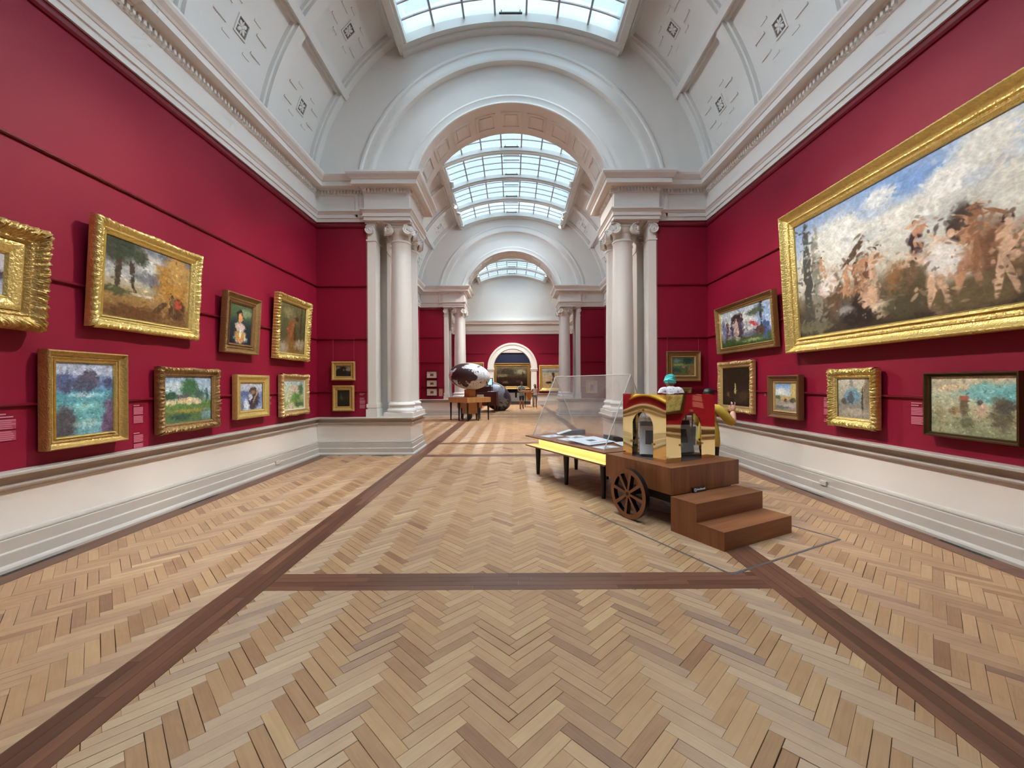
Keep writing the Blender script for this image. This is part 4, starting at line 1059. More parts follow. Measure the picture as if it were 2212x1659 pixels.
painting('L', 6.72, 7.62, 1.08, 1.815, 'dark-clad traveller before blue hills in a flat gilt frame, lower left wall', ART['L7'], 'plain', 'gold', .14, .09, seed=11)
painting('L', 8.04, 9.10, 1.02, 1.85, 'pale green garden view in a carved pale gilt frame nearest the left corner', ART['L8'], 'ornate', 'gold4', .11, .09, amp=.014, pitch=.11, corner=.02, slip=.02, slipm='mount', seed=12)
painting('B', -4.19, -3.645, 1.735, 2.175, 'small dark landscape in a gilt frame, upper of two left of the near columns', ART['B1'], 'plain', 'gold2', .10, .06, ywall=D1, seed=13)
painting('B', -4.17, -3.67, 1.025, 1.62, 'small dark head study in a gilt frame, lower of two left of the near columns', ART['B2'], 'plain', 'gold2', .11, .06, ywall=D1, seed=14)
# right wall
painting('R', 9.02, 7.03, 2.25, 3.23, 'group of robed figures under trees in a beaded gilt frame, upper right wall', ART['R1'], 'cove', 'gold3', .11, .1, lean=3.6, amp=.02, pitch=.09, slip=.02, slipm='gold', seed=15)
painting('R', 9.02, 7.745, 1.05, 2.07, 'nearly black still life with one pale pear shape in a carved gilt frame', ART['R2'], 'ornate', 'gold4', .13, .09, amp=.012, pitch=.1, corner=.016, seed=16)
painting('R', 7.25, 6.465, 1.05, 1.76, 'sunny cliff and beach view in a plain brown wooden frame, lower right wall', ART['R3'], 'cove', 'walnutframe', .10, .10, slip=.03, slipm='gold4', amp=0.0, seed=17)
painting('R', 6.68, 1.75, 2.105, 4.28, 'huge crowded mythological scene under blue sky in a bright gilt frame, right wall', ART['R4'], 'cove', 'gold', .19, .16, slip=.05, slipm='gold', lean=3.0, amp=.010, pitch=.07, seed=18, res=420)
painting('R', 5.875, 5.11, 1.05, 1.815, 'grey blue building front in a richly carved gilt frame, lower right wall', ART['R5'], 'ornate', 'gold', .12, .09, amp=.02, pitch=.065, corner=.018, seed=19)
painting('R', 4.525, 3.665, 1.07, 1.74, 'hazy turquoise beach scene in a thin dark bronze frame, nearest on the right wall', ART['R6'], 'plain', 'darkframe', .045, .07, seed=20)
painting('B', 3.57, 4.36, 1.677, 2.374, 'green garden with a pink figure in a beaded dark gilt frame behind the turbaned visitor', ART['BR1'], 'cove', 'gold3', .11, .07, amp=.012, pitch=.04, slip=.03, slipm='gold4', ywall=D1, seed=21)
painting('B', 3.58, 4.15, 1.03, 1.536, 'small brown framed picture half hidden below the green garden painting', ART['BR2'], 'plain', 'gold3', .10, .06, ywall=D1, seed=22)
# far galleries
for i, (z0, z1, wd) in enumerate(((1.909, 2.243, 'top'), (1.485, 1.808, 'middle'), (1.04, 1.396, 'bottom'))):
    r = empty('framed_print', (-3.98, D2 - .03, z0), (0, 0, 0), '%s of three tiny prints in cream mounts beyond the near arch' % wd, 'print', 'three small prints in a column')
    frame_ring('frame', r, .54, z1 - z0 + .03, [(0, 0), (0, .04), (.025, .04), (.025, .01)], M['black'], None, smooth=False)
    b = MB(); b.box(-.25, .25, -.022, 0, .02, z1 - z0 + .01); b.build('mount', M['mount'], r)
    canvas(r, -.085, .085, (z1 - z0) * .34, (z1 - z0) * .72, -.024, ART['PRINT'], 'print', 30)
painting('B', 3.64, 4.19, 1.15, 1.77, 'small pale portrait in a cream frame seen through the clear case', ART['PR'], 'plain', 'gold4', .08, .05, ywall=D2, seed=24, res=50)
painting('B', -3.6, -2.18, 1.236, 3.258, 'gilt-framed picture mostly hidden behind the map globe on the end wall', ART['E1'], 'plain', 'gold4', .2, .1, ywall=D3, seed=25, res=50)
painting('B', 2.03, 4.2, 1.03, 3.03, 'beach scene with dark figures in a wide gilt frame right of the end doorway', ART['E2'], 'ornate', 'gold', .24, .12, amp=.02, pitch=.16, ywall=D3, seed=26, res=90)
painting('B', -1.74, 1.64, 1.093, 3.474, 'large dark battle scene in a broad gilt frame on the blue wall', ART['BIG'], 'cove', 'gold2', .3, .16, ywall=37.9, amp=.01, pitch=.1, seed=27, res=100)

# hanging wires of the pairs beside the archway
for x, zt, lab in ((-4.16, 2.175, 'left wire above the small dark landscape'), (-3.675, 2.175, 'right wire above the small dark landscape'), (3.60, 2.374, 'left wire above the green garden painting'), (4.32, 2.374, 'right wire above the green garden painting')):
    mb = MB(); mb.tube([(0, 0, 0), (0, 0, 2.70 - zt)], .0028, 6)
    o = mb.build('hanging_wire', M['labelpink']); o.location = (x, D1 - .05, zt); tag(o, 'thin hanging ' + lab, 'wire', 'picture wires')

# wall labels: pale lettering blocks
def wall_label(side, a, z1, rows, label, w=.13, ywall=D1):
    loc = (-W + .003, a, z1) if side == 'L' else (W - .003, a, z1) if side == 'R' else (a, ywall - .003, z1)
    r = empty('wall_label', loc, (0, 0, WALLROT[side]), label, 'label', 'wall labels beside the paintings')
    z = 0; k = 0
    for kind in rows:
        if kind == 't':
            mb = MB(); mb.box(-w / 2, -w / 2 + w * random.uniform(.5, .9), -.003, 0, z - .012, z); mb.build('text_line', M['labeltext'], r); z -= .026
        elif kind == 'p':
            mb = MB(); mb.box(-w / 2, w / 2, -.003, 0, z - .09, z); mb.build('text_block', M['labelpink'], r)
            for q in range(5):
                l = MB(); l.box(-w / 2, w / 2 - random.uniform(0, .04), -.0045, -.003, z - .09 + q * .018 + .004, z - .09 + q * .018 + .011); l.build('text_line', M['labeltext'], r)
            z -= .105
        else: z -= .05
wall_label('L', 3.74, 1.40, 'ttpp', 'tall wall label left of the turquoise sea painting', .16)
wall_label('L', 5.07, 1.41, 'tppsstpp', 'double wall label between sea view and riverside painting', .13)
wall_label('L', 6.5, 1.42, 'tttstt', 'small wall label right of the green riverside painting', .1)
wall_label('L', 7.84, 1.42, 'ttstt', 'small wall label right of the traveller painting', .1)
wall_label('B', -3.50, 1.43, 'ttsttpp', 'wall label right of the small dark head study', .13)
wall_label('R', 6.03, 1.42, 'ttppstt', 'wall label left of the carved building-front painting', .13)
wall_label('R', 4.69, 1.41, 'ttpp', 'wall label left of the hazy beach scene', .14)
wall_label('R', 7.5, 1.44, 'tt', 'tiny wall label left of the cliff and beach view', .08)
wall_label('R', 9.2, 1.45, 'ttpp', 'wall label left of the nearly black still life', .12)
mb = MB(); mb.box(-.09, .09, -.006, 0, 0, .38); o = mb.build('wall_label', mat('beige_label', (206, 150, 132), .7)); o.location = (-3.55, D2 - .002, 1.03)
tag(o, 'beige text panel right of the three tiny prints', 'label', 'wall labels beside the paintings')
# ================================================================== DISPLAY CART
CART = (1.771, 4.653, 0.0); CROT = (0, 0, R(27))
def cart_local(x, y, z=0.0):
    c, s = math.cos(R(27)), math.sin(R(27))
    return (CART[0] + x * c - y * s, CART[1] + x * s + y * c, z)
cart = empty('display_cart', CART, CROT, 'reddish wooden display cart with a spoked wheel, carrying the brass cabinet', 'cart')
mb = MB()
# planked veneer body: each visible side is made of veneer boards a hair apart
mb.box(.004, 1.156, .004, 1.116, .395, .684)
mb.build('body', M['cartwood'], cart)
def veneer(nm, x0, x1, y0, y1, z0, z1, m, n, axis):
    for k in range(n):
        b = MB()
        if axis == 'x':
            a0 = x0 + (x1 - x0) * k / n; a1 = x0 + (x1 - x0) * (k + 1) / n; b.box(a0 + .0006, a1 - .0006, y0, y1, z0, z1)
        else:
            a0 = y0 + (y1 - y0) * k / n; a1 = y0 + (y1 - y0) * (k + 1) / n; b.box(x0, x1, a0 + .0006, a1 - .0006, z0, z1)
        b.build(nm, m, cart)
veneer('veneer_panel', 0, 1.16, -.004, .006, .39, .69, M['cartwood'], 4, 'x')
veneer('veneer_panel', -.004, .006, .006, 1.12, .39, .69, M['cartwood'], 4, 'y')
b = MB(); b.box(0, 1.16, 0, 1.12, .684, .692); b.build('top_panel', M['cartwood_h'], cart)
b = MB(); b.box(.06, 1.1, .06, 1.06, .28, .395); b.build('undercarriage', M['black'], cart)
b = MB(); b.tube([(-.17, .53, .304), (1.3, .53, .304)], .022, 10); b.build('axle', M['black'], cart)
def wheel(x, nm_parent):
    mt = Matrix.Translation((x, .53, .304)) @ Matrix.Rotation(R(90), 4, 'Y')
    w_ = empty('wheel'); w_.parent = nm_parent
    b = MB()
    t = .03
    rp_ = [(.245, -t), (.30, -t), (.30, t), (.245, t), (.245, -t)]
    for q in range(4): b.lathe(rp_[q:q + 2], 56, mt, mi=(0 if q in (0, 2) else 1), cap=False)
    b.build('rim', [M['cartwood'], M['black']], w_, 30, fix=False)
    b = MB(); b.lathe([(0, -t - .004), (.05, -t - .004), (.05, t + .004), (0, t + .004)], 28, mt, cap=False); b.build('hub', M['cartwood'], w_, 30)
    for k in range(8):
        mk = mt @ Matrix.Rotation(R(45 * k + 10), 4, 'Z')
        b = MB(); b.add([(.04, -.014, -t), (.25, -.022, -t), (.25, .022, -t), (.04, .014, -t), (.04, -.014, t), (.25, -.022, t), (.25, .022, t), (.04, .014, t)],
                        [(0, 3, 2, 1), (4, 5, 6, 7), (0, 1, 5, 4), (1, 2, 6, 5), (2, 3, 7, 6), (3, 0, 4, 7)], mk); b.mi = [0, 0, 1, 1, 1, 1]; b.build('spoke', [M['cartwood'], M['black']], w_, fix=False)
wheel(-.13, cart); wheel(1.26, cart)

steps = empty('wooden_steps', CART, CROT, 'two-tread wooden steps standing at the front of the display cart', 'steps')
b = MB(); b.box(-.02, 1.09, -.66, -.006, 0, .18); b.build('lower_step', M['cartwood'], steps)
b = MB(); b.box(-.02, 1.09, -.34, -.006, .18, .376); b.build('upper_step', M['cartwood'], steps)
b = MB(); b.box(-.022, 1.092, -.664, -.338, .18, .187); b.build('tread', M['cartwood_h'], steps)
b = MB(); b.box(-.022, 1.092, -.344, -.006, .376, .383); b.build('tread', M['cartwood_h'], steps)
b = MB(); b.box(-.022, 1.092, -.664, -.66, 0, .18); b.build('riser', M['cartwood_h'], steps)
b = MB(); b.box(-.022, 1.092, -.344, -.34, .187, .376); b.build('riser', M['cartwood_h'], steps)

# small black notice with a ring emblem and one line of lettering
sign = empty('notice_block', cart_local(.42, -.035, .3835), (R(-14), 0, R(27)), 'small black notice block with pale lettering on the upper step', 'sign')
b = MB(); b.box(-.105, .105, 0, .02, 0, .06); b.build('block', M['black'], sign)
b = MB(); halfpts = [(.017 * math.cos(2 * math.pi * i / 20) - .07, -.001, .03 + .017 * math.sin(2 * math.pi * i / 20)) for i in range(21)]
b.tube(halfpts, .003, 6); b.tube([(-.07, -.001, .02), (-.068, -.001, .042)], .0035, 6); b.build('emblem', M['signtext'], sign)
b = MB()
for k in range(9): b.box(-.043 + k * .0155, -.043 + k * .0155 + .012, -.002, 0, .024, .024 + (.02 if k in (0, 4, 8) else .014))
b.build('lettering', M['signtext'], sign)

# polished brass cabinet with arched openings
cab = empty('brass_cabinet', cart_local(0, 0, .692), CROT, 'mirror-polished brass cabinet with arched openings on the cart', 'cabinet')
bx0, bx1, by0, by1, bh = .17, 1.03, .23, .97, .813
def arch_panel(width, h, cx, hw, spring, t, ns=20):
    """panel in the xz plane with an arched opening down to the base, thickness t towards +y, gently bowed"""
    m_ = MB()
    def bow(x, z, y): return (x, y + .006 * math.sin(math.pi * x / width) * math.sin(math.pi * min(1, z / h)), z)
    def addgrid(f, nu, nv):
        for y in (0, t):
            vs = []; fs = []
            for j in range(nv + 1):
                for i in range(nu + 1): x, z = f(i / nu, j / nv); vs.append(bow(x, z, y))
            for j in range(nv):
                for i in range(nu):
                    k = j * (nu + 1) + i; fs.append((k, k + 1, k + nu + 2, k + nu + 1))
            m_.add(vs, fs)
    addgrid(lambda u, v: ((cx - hw) * u, spring * v), 8, 12)
    addgrid(lambda u, v: (cx + hw + (width - cx - hw) * u, spring * v), 8, 12)
    def arc(u):
        a = math.pi * (1 - u); return cx + hw * math.cos(a), spring + hw * math.sin(a)
    def f(u, v):
        ax, az = arc(u)
        ox, oz = (width * u, h)
        if u == 0: ox, oz = 0, h
        return ax + (ox - ax) * v, az + (oz - az) * v
    addgrid(f, 28, 8)
    addgrid(lambda u, v: ((cx - hw) * u, spring + (h - spring) * v * u * 0 + (h - spring) * v * (1 - u) ), 8, 8)
    addgrid(lambda u, v: (cx + hw + (width - cx - hw) * u, spring + (h - spring) * v * u), 8, 8)
    # reveal of the opening and outer edges
    pts = [(cx - hw, 0), (cx - hw, spring)] + [arc(i / 28) for i in range(29)] + [(cx + hw, spring), (cx + hw, 0)]
    vs = []; fs = []
    for x, z in pts: vs += [bow(x, z, 0), bow(x, z, t)]
    for i in range(len(pts) - 1): fs.append((2 * i, 2 * i + 1, 2 * i + 3, 2 * i + 2))
    m_.add(vs, fs)
    return m_
t = .012
specs = [('front', bx1 - bx0, Matrix.Translation((bx0, by0, 0)), .43), ('back', bx1 - bx0, Matrix.Translation((bx1, by1, 0)) @ Matrix.Rotation(R(180), 4, 'Z'), .43),
         ('left', by1 - by0, Matrix.Translation((bx0, by1, 0)) @ Matrix.Rotation(R(-90), 4, 'Z'), .35), ('right', by1 - by0, Matrix.Translation((bx1, by0, 0)) @ Matrix.Rotation(R(90), 4, 'Z'), .39)]
for nm, wd, mt, cx in specs:
    m_ = arch_panel(wd, bh, cx, .18, .405, t)
    o = m_.build('brass_panel', M['brass'], cab, 40); o.matrix_parent_inverse = Matrix(); o.matrix_basis = mt
    # glass door behind the opening with clips
    g = MB(); g.box(cx - .2, cx + .2, .02, .026, .005, .62); g2 = g.build('glass_door', M['doorglass'], cab); g2.matrix_basis = mt
    for hz, hx in ((.2, cx - .185), (.2, cx + .185), (.61, cx)):
        c = MB(); c.box(hx - .016, hx + .016, -.012, .03, hz - .012, hz + .012); o = c.build('door_clip', M['gold2'], cab); o.matrix_basis = mt
b = MB(); b.box(bx0 + .001, bx1 - .001, by0 + .001, by1 - .001, bh - .01, bh); b.build('roof_panel', M['brass'], cab)
b = MB(); b.box(bx0 + .012, bx1 - .012, by0 + .012, by1 - .012, .0, .006); b.build('floor_panel', mat('grey_felt', (92, 84, 84), .8), cab)
# two small cards on easels inside
for (x, y, rz, lab) in ((.29, .62, -48, 'grey mounted photograph on an easel in the left brass arch'), (.83, .50, -18, 'grey mounted photograph on an easel in the right brass arch')):
    r = empty('mounted_photograph', cart_local(x, y, .699), (R(-16), 0, R(27 + rz)), lab, 'photograph', 'photographs in the brass cabinet')
    b = MB(); b.box(-.12, .12, 0, .008, .03, .46); b.build('mount', M['paper'], r)
    b = MB(); b.box(-.12, .12, -.002, 0, .40, .46); b.build('mount_shade', M['greycard'], r)
    b = MB(); b.box(-.05, .05, -.003, 0, .16, .34); b.build('photograph', M['ink'], r)
    b = MB(); b.box(-.1, .1, -.02, .06, 0, .03); b.build('easel_base', M['black'], r)

# table with the clear prism case
tbl = empty('display_table', CART, CROT, 'long two-tier display table on black legs behind the cart', 'table')
tx0, tx1, ty0, ty1 = -.02, 1.18, 1.125, 3.35
b = MB(); b.box(tx0, tx1, ty0, ty1, .68, .70); b.build('table_top', M['cartwood_h'], tbl)
b = MB(); b.box(tx0, tx1, ty0, ty1, .515, .535); b.build('lower_shelf', M['cartwood_h'], tbl)
b = MB(); b.box(tx0 + .004, tx1 - .004, ty0, ty1 - .004, .535, .5375); b.build('shelf_lining', M['brassgold'], tbl)
b = MB(); b.box(tx0 + .13, tx1 - .13, ty0, ty1 - .26, .5375, .68); b.build('gold_riser', M['brassgold'], tbl)
for y in (1.37, 2.30, 3.2):
    for x in (.16, 1.0):
        b = MB(); b.lathe([(.030, 0), (.052, .515)], 16, Matrix.Translation((x, y, 0))); b.build('leg', M['black'], tbl, 30)
ld = bpy.data.lights.new('shelf_led', 'AREA'); ld.shape = 'RECTANGLE'; ld.size = .09; ld.size_y = 2.15; ld.energy = 3.2; ld.color = (1.0, .86, .6)
lo = bpy.data.objects.new('shelf_led', ld); link(lo, tbl); lo.location = (tx0 + .06, (ty0 + ty1) / 2, .678)

case = empty('clear_case', cart_local(0, 0, .70), CROT, 'clear acrylic prism case shaped like a tent over the display table', 'case')
px0, px1, py0, py1, ph = .09, 1.09, 1.27, 3.27, 1.07
xm = (px0 + px1) / 2
def sheet(p, q, r_, s_, nm='acrylic_sheet', th=.006):
    P = [Vector(v) for v in (p, q, r_, s_)]
    n_ = (P[1] - P[0]).cross(P[3] - P[0]).normalized() * th
    vs = [tuple(v) for v in P] + [tuple(v + n_) for v in P]
    b = MB(); b.add(vs, [(0, 3, 2, 1), (4, 5, 6, 7), (0, 1, 5, 4), (1, 2, 6, 5), (2, 3, 7, 6), (3, 0, 4, 7)]); return b.build(nm, M['acrylic'], case)
sheet((px0, py0, 0), (px0, py1, 0), (xm, py1, ph), (xm, py0, ph))
sheet((px1, py1, 0), (px1, py0, 0), (xm, py0, ph), (xm, py1, ph))
for y in (py0, py1):
    b = MB(); b.add([(px0, y, 0), (px1, y, 0), (xm, y, ph), (px0, y + .006, 0), (px1, y + .006, 0), (xm, y + .006, ph)], [(0, 1, 2), (5, 4, 3), (0, 3, 4, 1), (1, 4, 5, 2), (2, 5, 3, 0)]); b.build('end_sheet', M['acrylic'], case)
for p, q in (((px0, py0, 0), (xm, py0, ph)), ((px1, py0, 0), (xm, py0, ph)), ((px0, py1, 0), (xm, py1, ph)), ((px1, py1, 0), (xm, py1, ph)), ((xm, py0, ph), (xm, py1, ph))):
    b = MB(); b.tube([p, q], .008, 6); b.build('edge', M['acryledge'], case)

# documents and book cradles inside the case
def sheet_thing(name, x, y, w, h, rz, z, label, m='paper', tilt=0, th=.004, cat='document'):
    r = empty(name, cart_local(x, y, z), (R(tilt), 0, R(27 + rz)), label, cat, 'papers under the clear case')
    b = MB(); b.box(-w / 2, w / 2, -h / 2, h / 2, 0, th); b.build('sheet', M[m], r)
    b = MB(); b.box(-w * .12, w * .12, -h * .1, h * .12, th, th + .0008); b.build('printed_block', M['ink'], r)
    b = MB()
    for q in range(3): b.box(-w * .3, w * .3, -h * .3 - q * .014, -h * .3 - q * .014 + .004, th, th + .0006)
    b.build('printed_lines', M['ink'], r)
sheet_thing('paper_sheet', .32, 2.98, .34, .26, 4, .701, 'small white paper nearest the far end of the case')
sheet_thing('paper_sheet', .66, 2.72, .30, .24, -6, .701, 'white paper lying in the middle row of the case')
sheet_thing('paper_sheet', .34, 2.48, .30, .3, 3, .701, 'white paper behind the large folio in the case')
sheet_thing('paper_sheet', .72, 2.36, .28, .3, 8, .701, 'white paper right of the large folio in the case')
sheet_thing('folio', .42, 1.98, .62, .46, 10, .735, 'large white folio tilted on a black cradle in the case', 'paper', 5)
sheet_thing('paper_sheet', .32, 1.50, .34, .22, 0, .701, 'white card at the near end of the case')
sheet_thing('paper_sheet', .76, 1.56, .3, .24, -10, .715, 'white card beside the brass cabinet in the case', 'paper', 6)
def wedge(name, x, y, w, h, hz, rz, m, label):
    r = empty(name, cart_local(x, y, .701), (0, 0, R(27 + rz)), label, 'book cradle', 'book cradles under the clear case')
    b = MB(); b.add([(-w / 2, -h / 2, 0), (w / 2, -h / 2, 0), (w / 2, h / 2, 0), (-w / 2, h / 2, 0), (-w / 2, -h / 2, .006), (w / 2, -h / 2, hz), (w / 2, h / 2, hz), (-w / 2, h / 2, .006), (0, -h / 2, hz * .86), (0, h / 2, hz * .86)],
                    [(0, 3, 2, 1), (0, 1, 5, 8, 4), (1, 2, 6, 5), (2, 3, 7, 9, 6), (3, 0, 4, 7), (4, 8, 9, 7), (8, 5, 6, 9)]); b.build('wedge', M[m], r)
    b = MB(); b.add([(-w / 2, -h / 2 + .01, .008), (0, -h / 2 + .01, hz * .86 + .002), (0, h / 2 - .01, hz * .86 + .002), (-w / 2, h / 2 - .01, .008), (-w / 2, -h / 2 + .01, .013), (0, -h / 2 + .01, hz * .86 + .007), (0, h / 2 - .01, hz * .86 + .007), (-w / 2, h / 2 - .01, .013)],
                    [(0, 3, 2, 1), (4, 5, 6, 7), (0, 1, 5, 4), (1, 2, 6, 5), (2, 3, 7, 6), (3, 0, 4, 7)]); b.build('page', M['paper'], r)
wedge('book_cradle', .78, 3.06, .5, .2, .09, -20, 'greycard', 'grey wedge book cradle at the far end of the case')
wedge('book_cradle', .91, 1.98, .27, .3, .09, 170, 'black', 'black wedge book cradle in the middle of the case')
b_ = empty('folio_cradle', cart_local(.46, 1.95, .701), (0, 0, R(37)), 'black cradle under the large white folio', 'book cradle', 'book cradles under the clear case')
b = MB(); b.add([(-.26, -.2, 0), (.26, -.2, 0), (.26, .18, 0), (-.26, .18, 0), (-.26, -.2, .012), (.26, -.2, .012), (.26, .18, .028), (-.26, .18, .028)], [(0, 3, 2, 1), (4, 5, 6, 7), (0, 1, 5, 4), (1, 2, 6, 5), (2, 3, 7, 6), (3, 0, 4, 7)]); b.build('wedge', M['black'], b_)

# grey tape marked on the floor around the cart
tp = empty('floor_tape', CART, CROT, 'thin grey tape outline on the floor around the cart and steps', 'tape')
for x0, x1, y0, y1 in ((-.41, 1.34, -1.02, -.995), (-.41, -.388, -.995, 1.16), (1.318, 1.34, -.995, 1.16)):
    b = MB(); b.box(x0, x1, y0, y1, .0022, .0034); b.build('tape_strip', M['tape'], tp)

# ================================================================== FAR OBJECTS
def globe_mat(name, sea, land, scale, thr, seed):
    m = bpy.data.materials.new(name); m.use_nodes = True
    nt = m.node_tree; b = nt.nodes['Principled BSDF']
    tc = nt.nodes.new('ShaderNodeTexCoord'); mp = nt.nodes.new('ShaderNodeMapping'); mp.inputs['Location'].default_value = seed
    n = nt.nodes.new('ShaderNodeTexNoise'); n.inputs['Scale'].default_value = scale; n.inputs['Detail'].default_value = 6; n.inputs['Roughness'].default_value = .55; n.inputs['Distortion'].default_value = .5
    rp = nt.nodes.new('ShaderNodeValToRGB'); rp.color_ramp.interpolation = 'CONSTANT'
    rp.color_ramp.elements[0].color = lin(sea); rp.color_ramp.elements[1].position = thr; rp.color_ramp.elements[1].color = lin(land)
    v = nt.nodes.new('ShaderNodeTexVoronoi'); v.feature = 'DISTANCE_TO_EDGE'; v.inputs['Scale'].default_value = 6
    lt = nt.nodes.new('ShaderNodeMath'); lt.operation = 'LESS_THAN'; lt.inputs[1].default_value = .016
    mx = nt.nodes.new('ShaderNodeMix'); mx.data_type = 'RGBA'; mx.inputs['B'].default_value = lin(sea)
    nt.links.new(tc.outputs['Object'], mp.inputs[0]); nt.links.new(mp.outputs[0], n.inputs['Vector']); nt.links.new(mp.outputs[0], v.inputs['Vector'])
    nt.links.new(n.outputs['Fac'], rp.inputs['Fac']); nt.links.new(v.outputs['Distance'], lt.inputs[0])
    nt.links.new(rp.outputs['Color'], mx.inputs['A']); nt.links.new(lt.outputs[0], mx.inputs['Factor']); nt.links.new(mx.outputs['Result'], b.inputs['Base Color'])
    b.inputs['Roughness'].default_value = .3
    return m
gc = (-1.95, 18.9)
gt = empty('globe_table', (gc[0], gc[1], 0), (0, 0, R(45)), 'light oak diamond-shaped table on many black legs under the map globe', 'table')
b = MB(); b.box(-.68, .68, -.68, .68, .81, 1.03); b.build('table_top', M['oak'], gt)
b = MB(); b.box(-.4, .4, -.4, .4, .55, .81); b.build('apron', M['oak'], gt)
b = MB(); b.box(-.24, .24, -.24, .24, .28, .55); b.build('core', M['oak'], gt)
for k, (x, y) in enumerate(((-.6, -.6), (.6, -.6), (-.6, .6), (.6, .6), (0, -.6), (-.6, 0), (.6, 0), (0, .6), (-.22, -.22), (.22, -.22), (-.22, .22), (.22, .22))):
    b = MB(); b.lathe([(.025, 0), (.05, .81 if k < 8 else .3)], 12, Matrix.Translation((x, y, 0))); b.build('leg', M['black'], gt, 30)
gp = empty('globe_pedestal', (gc[0] + .02, gc[1], 1.03), (0, 0, R(45)), 'oak block pedestal carrying the map globe', 'pedestal')
b = MB(); b.prism([(-.18, -.18), (.18, -.18), (.18, .18), (-.18, .18)], 0, .345); b.build('block', M['oak'], gp)
b = MB(); b.box(-.2, .2, -.2, .2, 0, .04); b.build('foot', M['oak'], gp)
gl = empty('map_globe', (gc[0], gc[1], 1.372), (0, 0, 0), 'egg-shaped brown globe with silver continents on the oak table', 'globe')
b = MB(); b.ellipsoid((0, 0, 0), .94, .62, .60, 56, 36); o = b.build('globe_body', globe_mat('silver_map', (62, 40, 40), (214, 214, 216), 1.5, .43, (3.3, 1.2, .4)), gl, True); o.location = (0, 0, .605); o.rotation_euler = (0, R(6), 0)
b = MB(); b.lathe([(.1, 0), (.14, .02), (.12, .05)], 24); b.build('globe_socket', M['vent'], gl, 30)
g2 = empty('dark_globe', (-.98, 25.3, 0), (0, 0, 0), 'large slate-grey egg-shaped globe standing on the floor of the farthest gallery', 'globe')
b = MB(); b.ellipsoid((0, 0, 0), 1.0, .74, .76, 48, 32); o = b.build('globe_body', globe_mat('slate_map', (66, 64, 74), (150, 146, 152), .95, .575, (7.1, 2.2, 9.4)), g2, True); o.location = (0, 0, .845); o.rotation_euler = (0, R(42), 0)
b = MB(); b.lathe([(.2, 0), (.16, .05), (.12, .07)], 24); b.build('floor_ring', M['vent'], g2, 30)

dk = empty('kiosk_desk', (-1.55, 24.1, 0), (0, 0, R(-8)), 'dark red mahogany kiosk desk between the two globes', 'desk')
b = MB(); b.box(-.7, .35, -.1, .4, .85, 1.46); b.build('back_cabinet', M['mahogany'], dk)
b = MB(); b.box(-.85, .2, -.45, .1, .60, 1.15); b.build('desk_body', M['mahogany'], dk)
b = MB(); b.box(.15, .72, -.55, .05, .5, 1.18); b.build('side_box', M['mahogany'], dk)
b = MB(); b.box(-.42, -.02, -.456, -.44, .74, 1.02); b.build('cubby', M['mount'], dk)
b = MB(); b.box(.2, .62, -.5, -.1, 1.18, 1.20); b.build('leaflet_tray', M['paper'], dk)
b = MB(); b.box(-.8, .7, -.4, .3, .38, .6); b.build('apron', M['mahogany'], dk)
for x, y in ((-.75, -.35), (.62, -.45), (-.75, .3), (.62, .3)):
    b = MB(); b.lathe([(.025, 0), (.045, .4)], 12, Matrix.Translation((x, y, 0))); b.build('leg', M['mahogany'], dk, 30)
mo = empty('monitor', (-1.3, 24.15, 1.46), (0, 0, R(-6)), 'small screen glowing pale blue on the kiosk desk', 'monitor')
b = MB(); b.box(-.17, .17, 0, .03, .08, .5); b.build('casing', M['black'], mo)
b = MB(); b.box(-.12, .12, -.004, 0, .11, .46); b.build('screen', mat('lit_screen', (190, 225, 245), .3, emit=(180, 225, 250), estr=1.0), mo)
b = MB(); b.box(-.03, .03, 0, .03, 0, .08); b.box(-.1, .1, -.06, .08, 0, .012); b.build('stand', M['black'], mo)

ft = empty('far_table', (1.15, 29.0, 0), (0, 0, R(12)), 'oak table on thin dark legs behind the two walking visitors', 'table')
b = MB(); b.box(-.45, .45, -.5, .5, 1.02, 1.14); b.build('table_top', M['oak'], ft)
b = MB(); b.add([(-.3, -.2, 1.02), (.3, -.2, 1.02), (.06, -.2, .45), (-.06, -.2, .45), (-.3, .2, 1.02), (.3, .2, 1.02), (.06, .2, .45), (-.06, .2, .45)], [(0, 1, 2, 3), (4, 7, 6, 5), (0, 3, 7, 4), (1, 5, 6, 2), (2, 6, 7, 3), (0, 4, 5, 1)]); b.build('apron', M['oak'], ft)
for x in (-.38, .38):
    for y in (-.42, .42):
        b = MB(); b.lathe([(.02, 0), (.04, 1.02)], 12, Matrix.Translation((x, y, 0))); b.build('leg', M['black'], ft, 30)

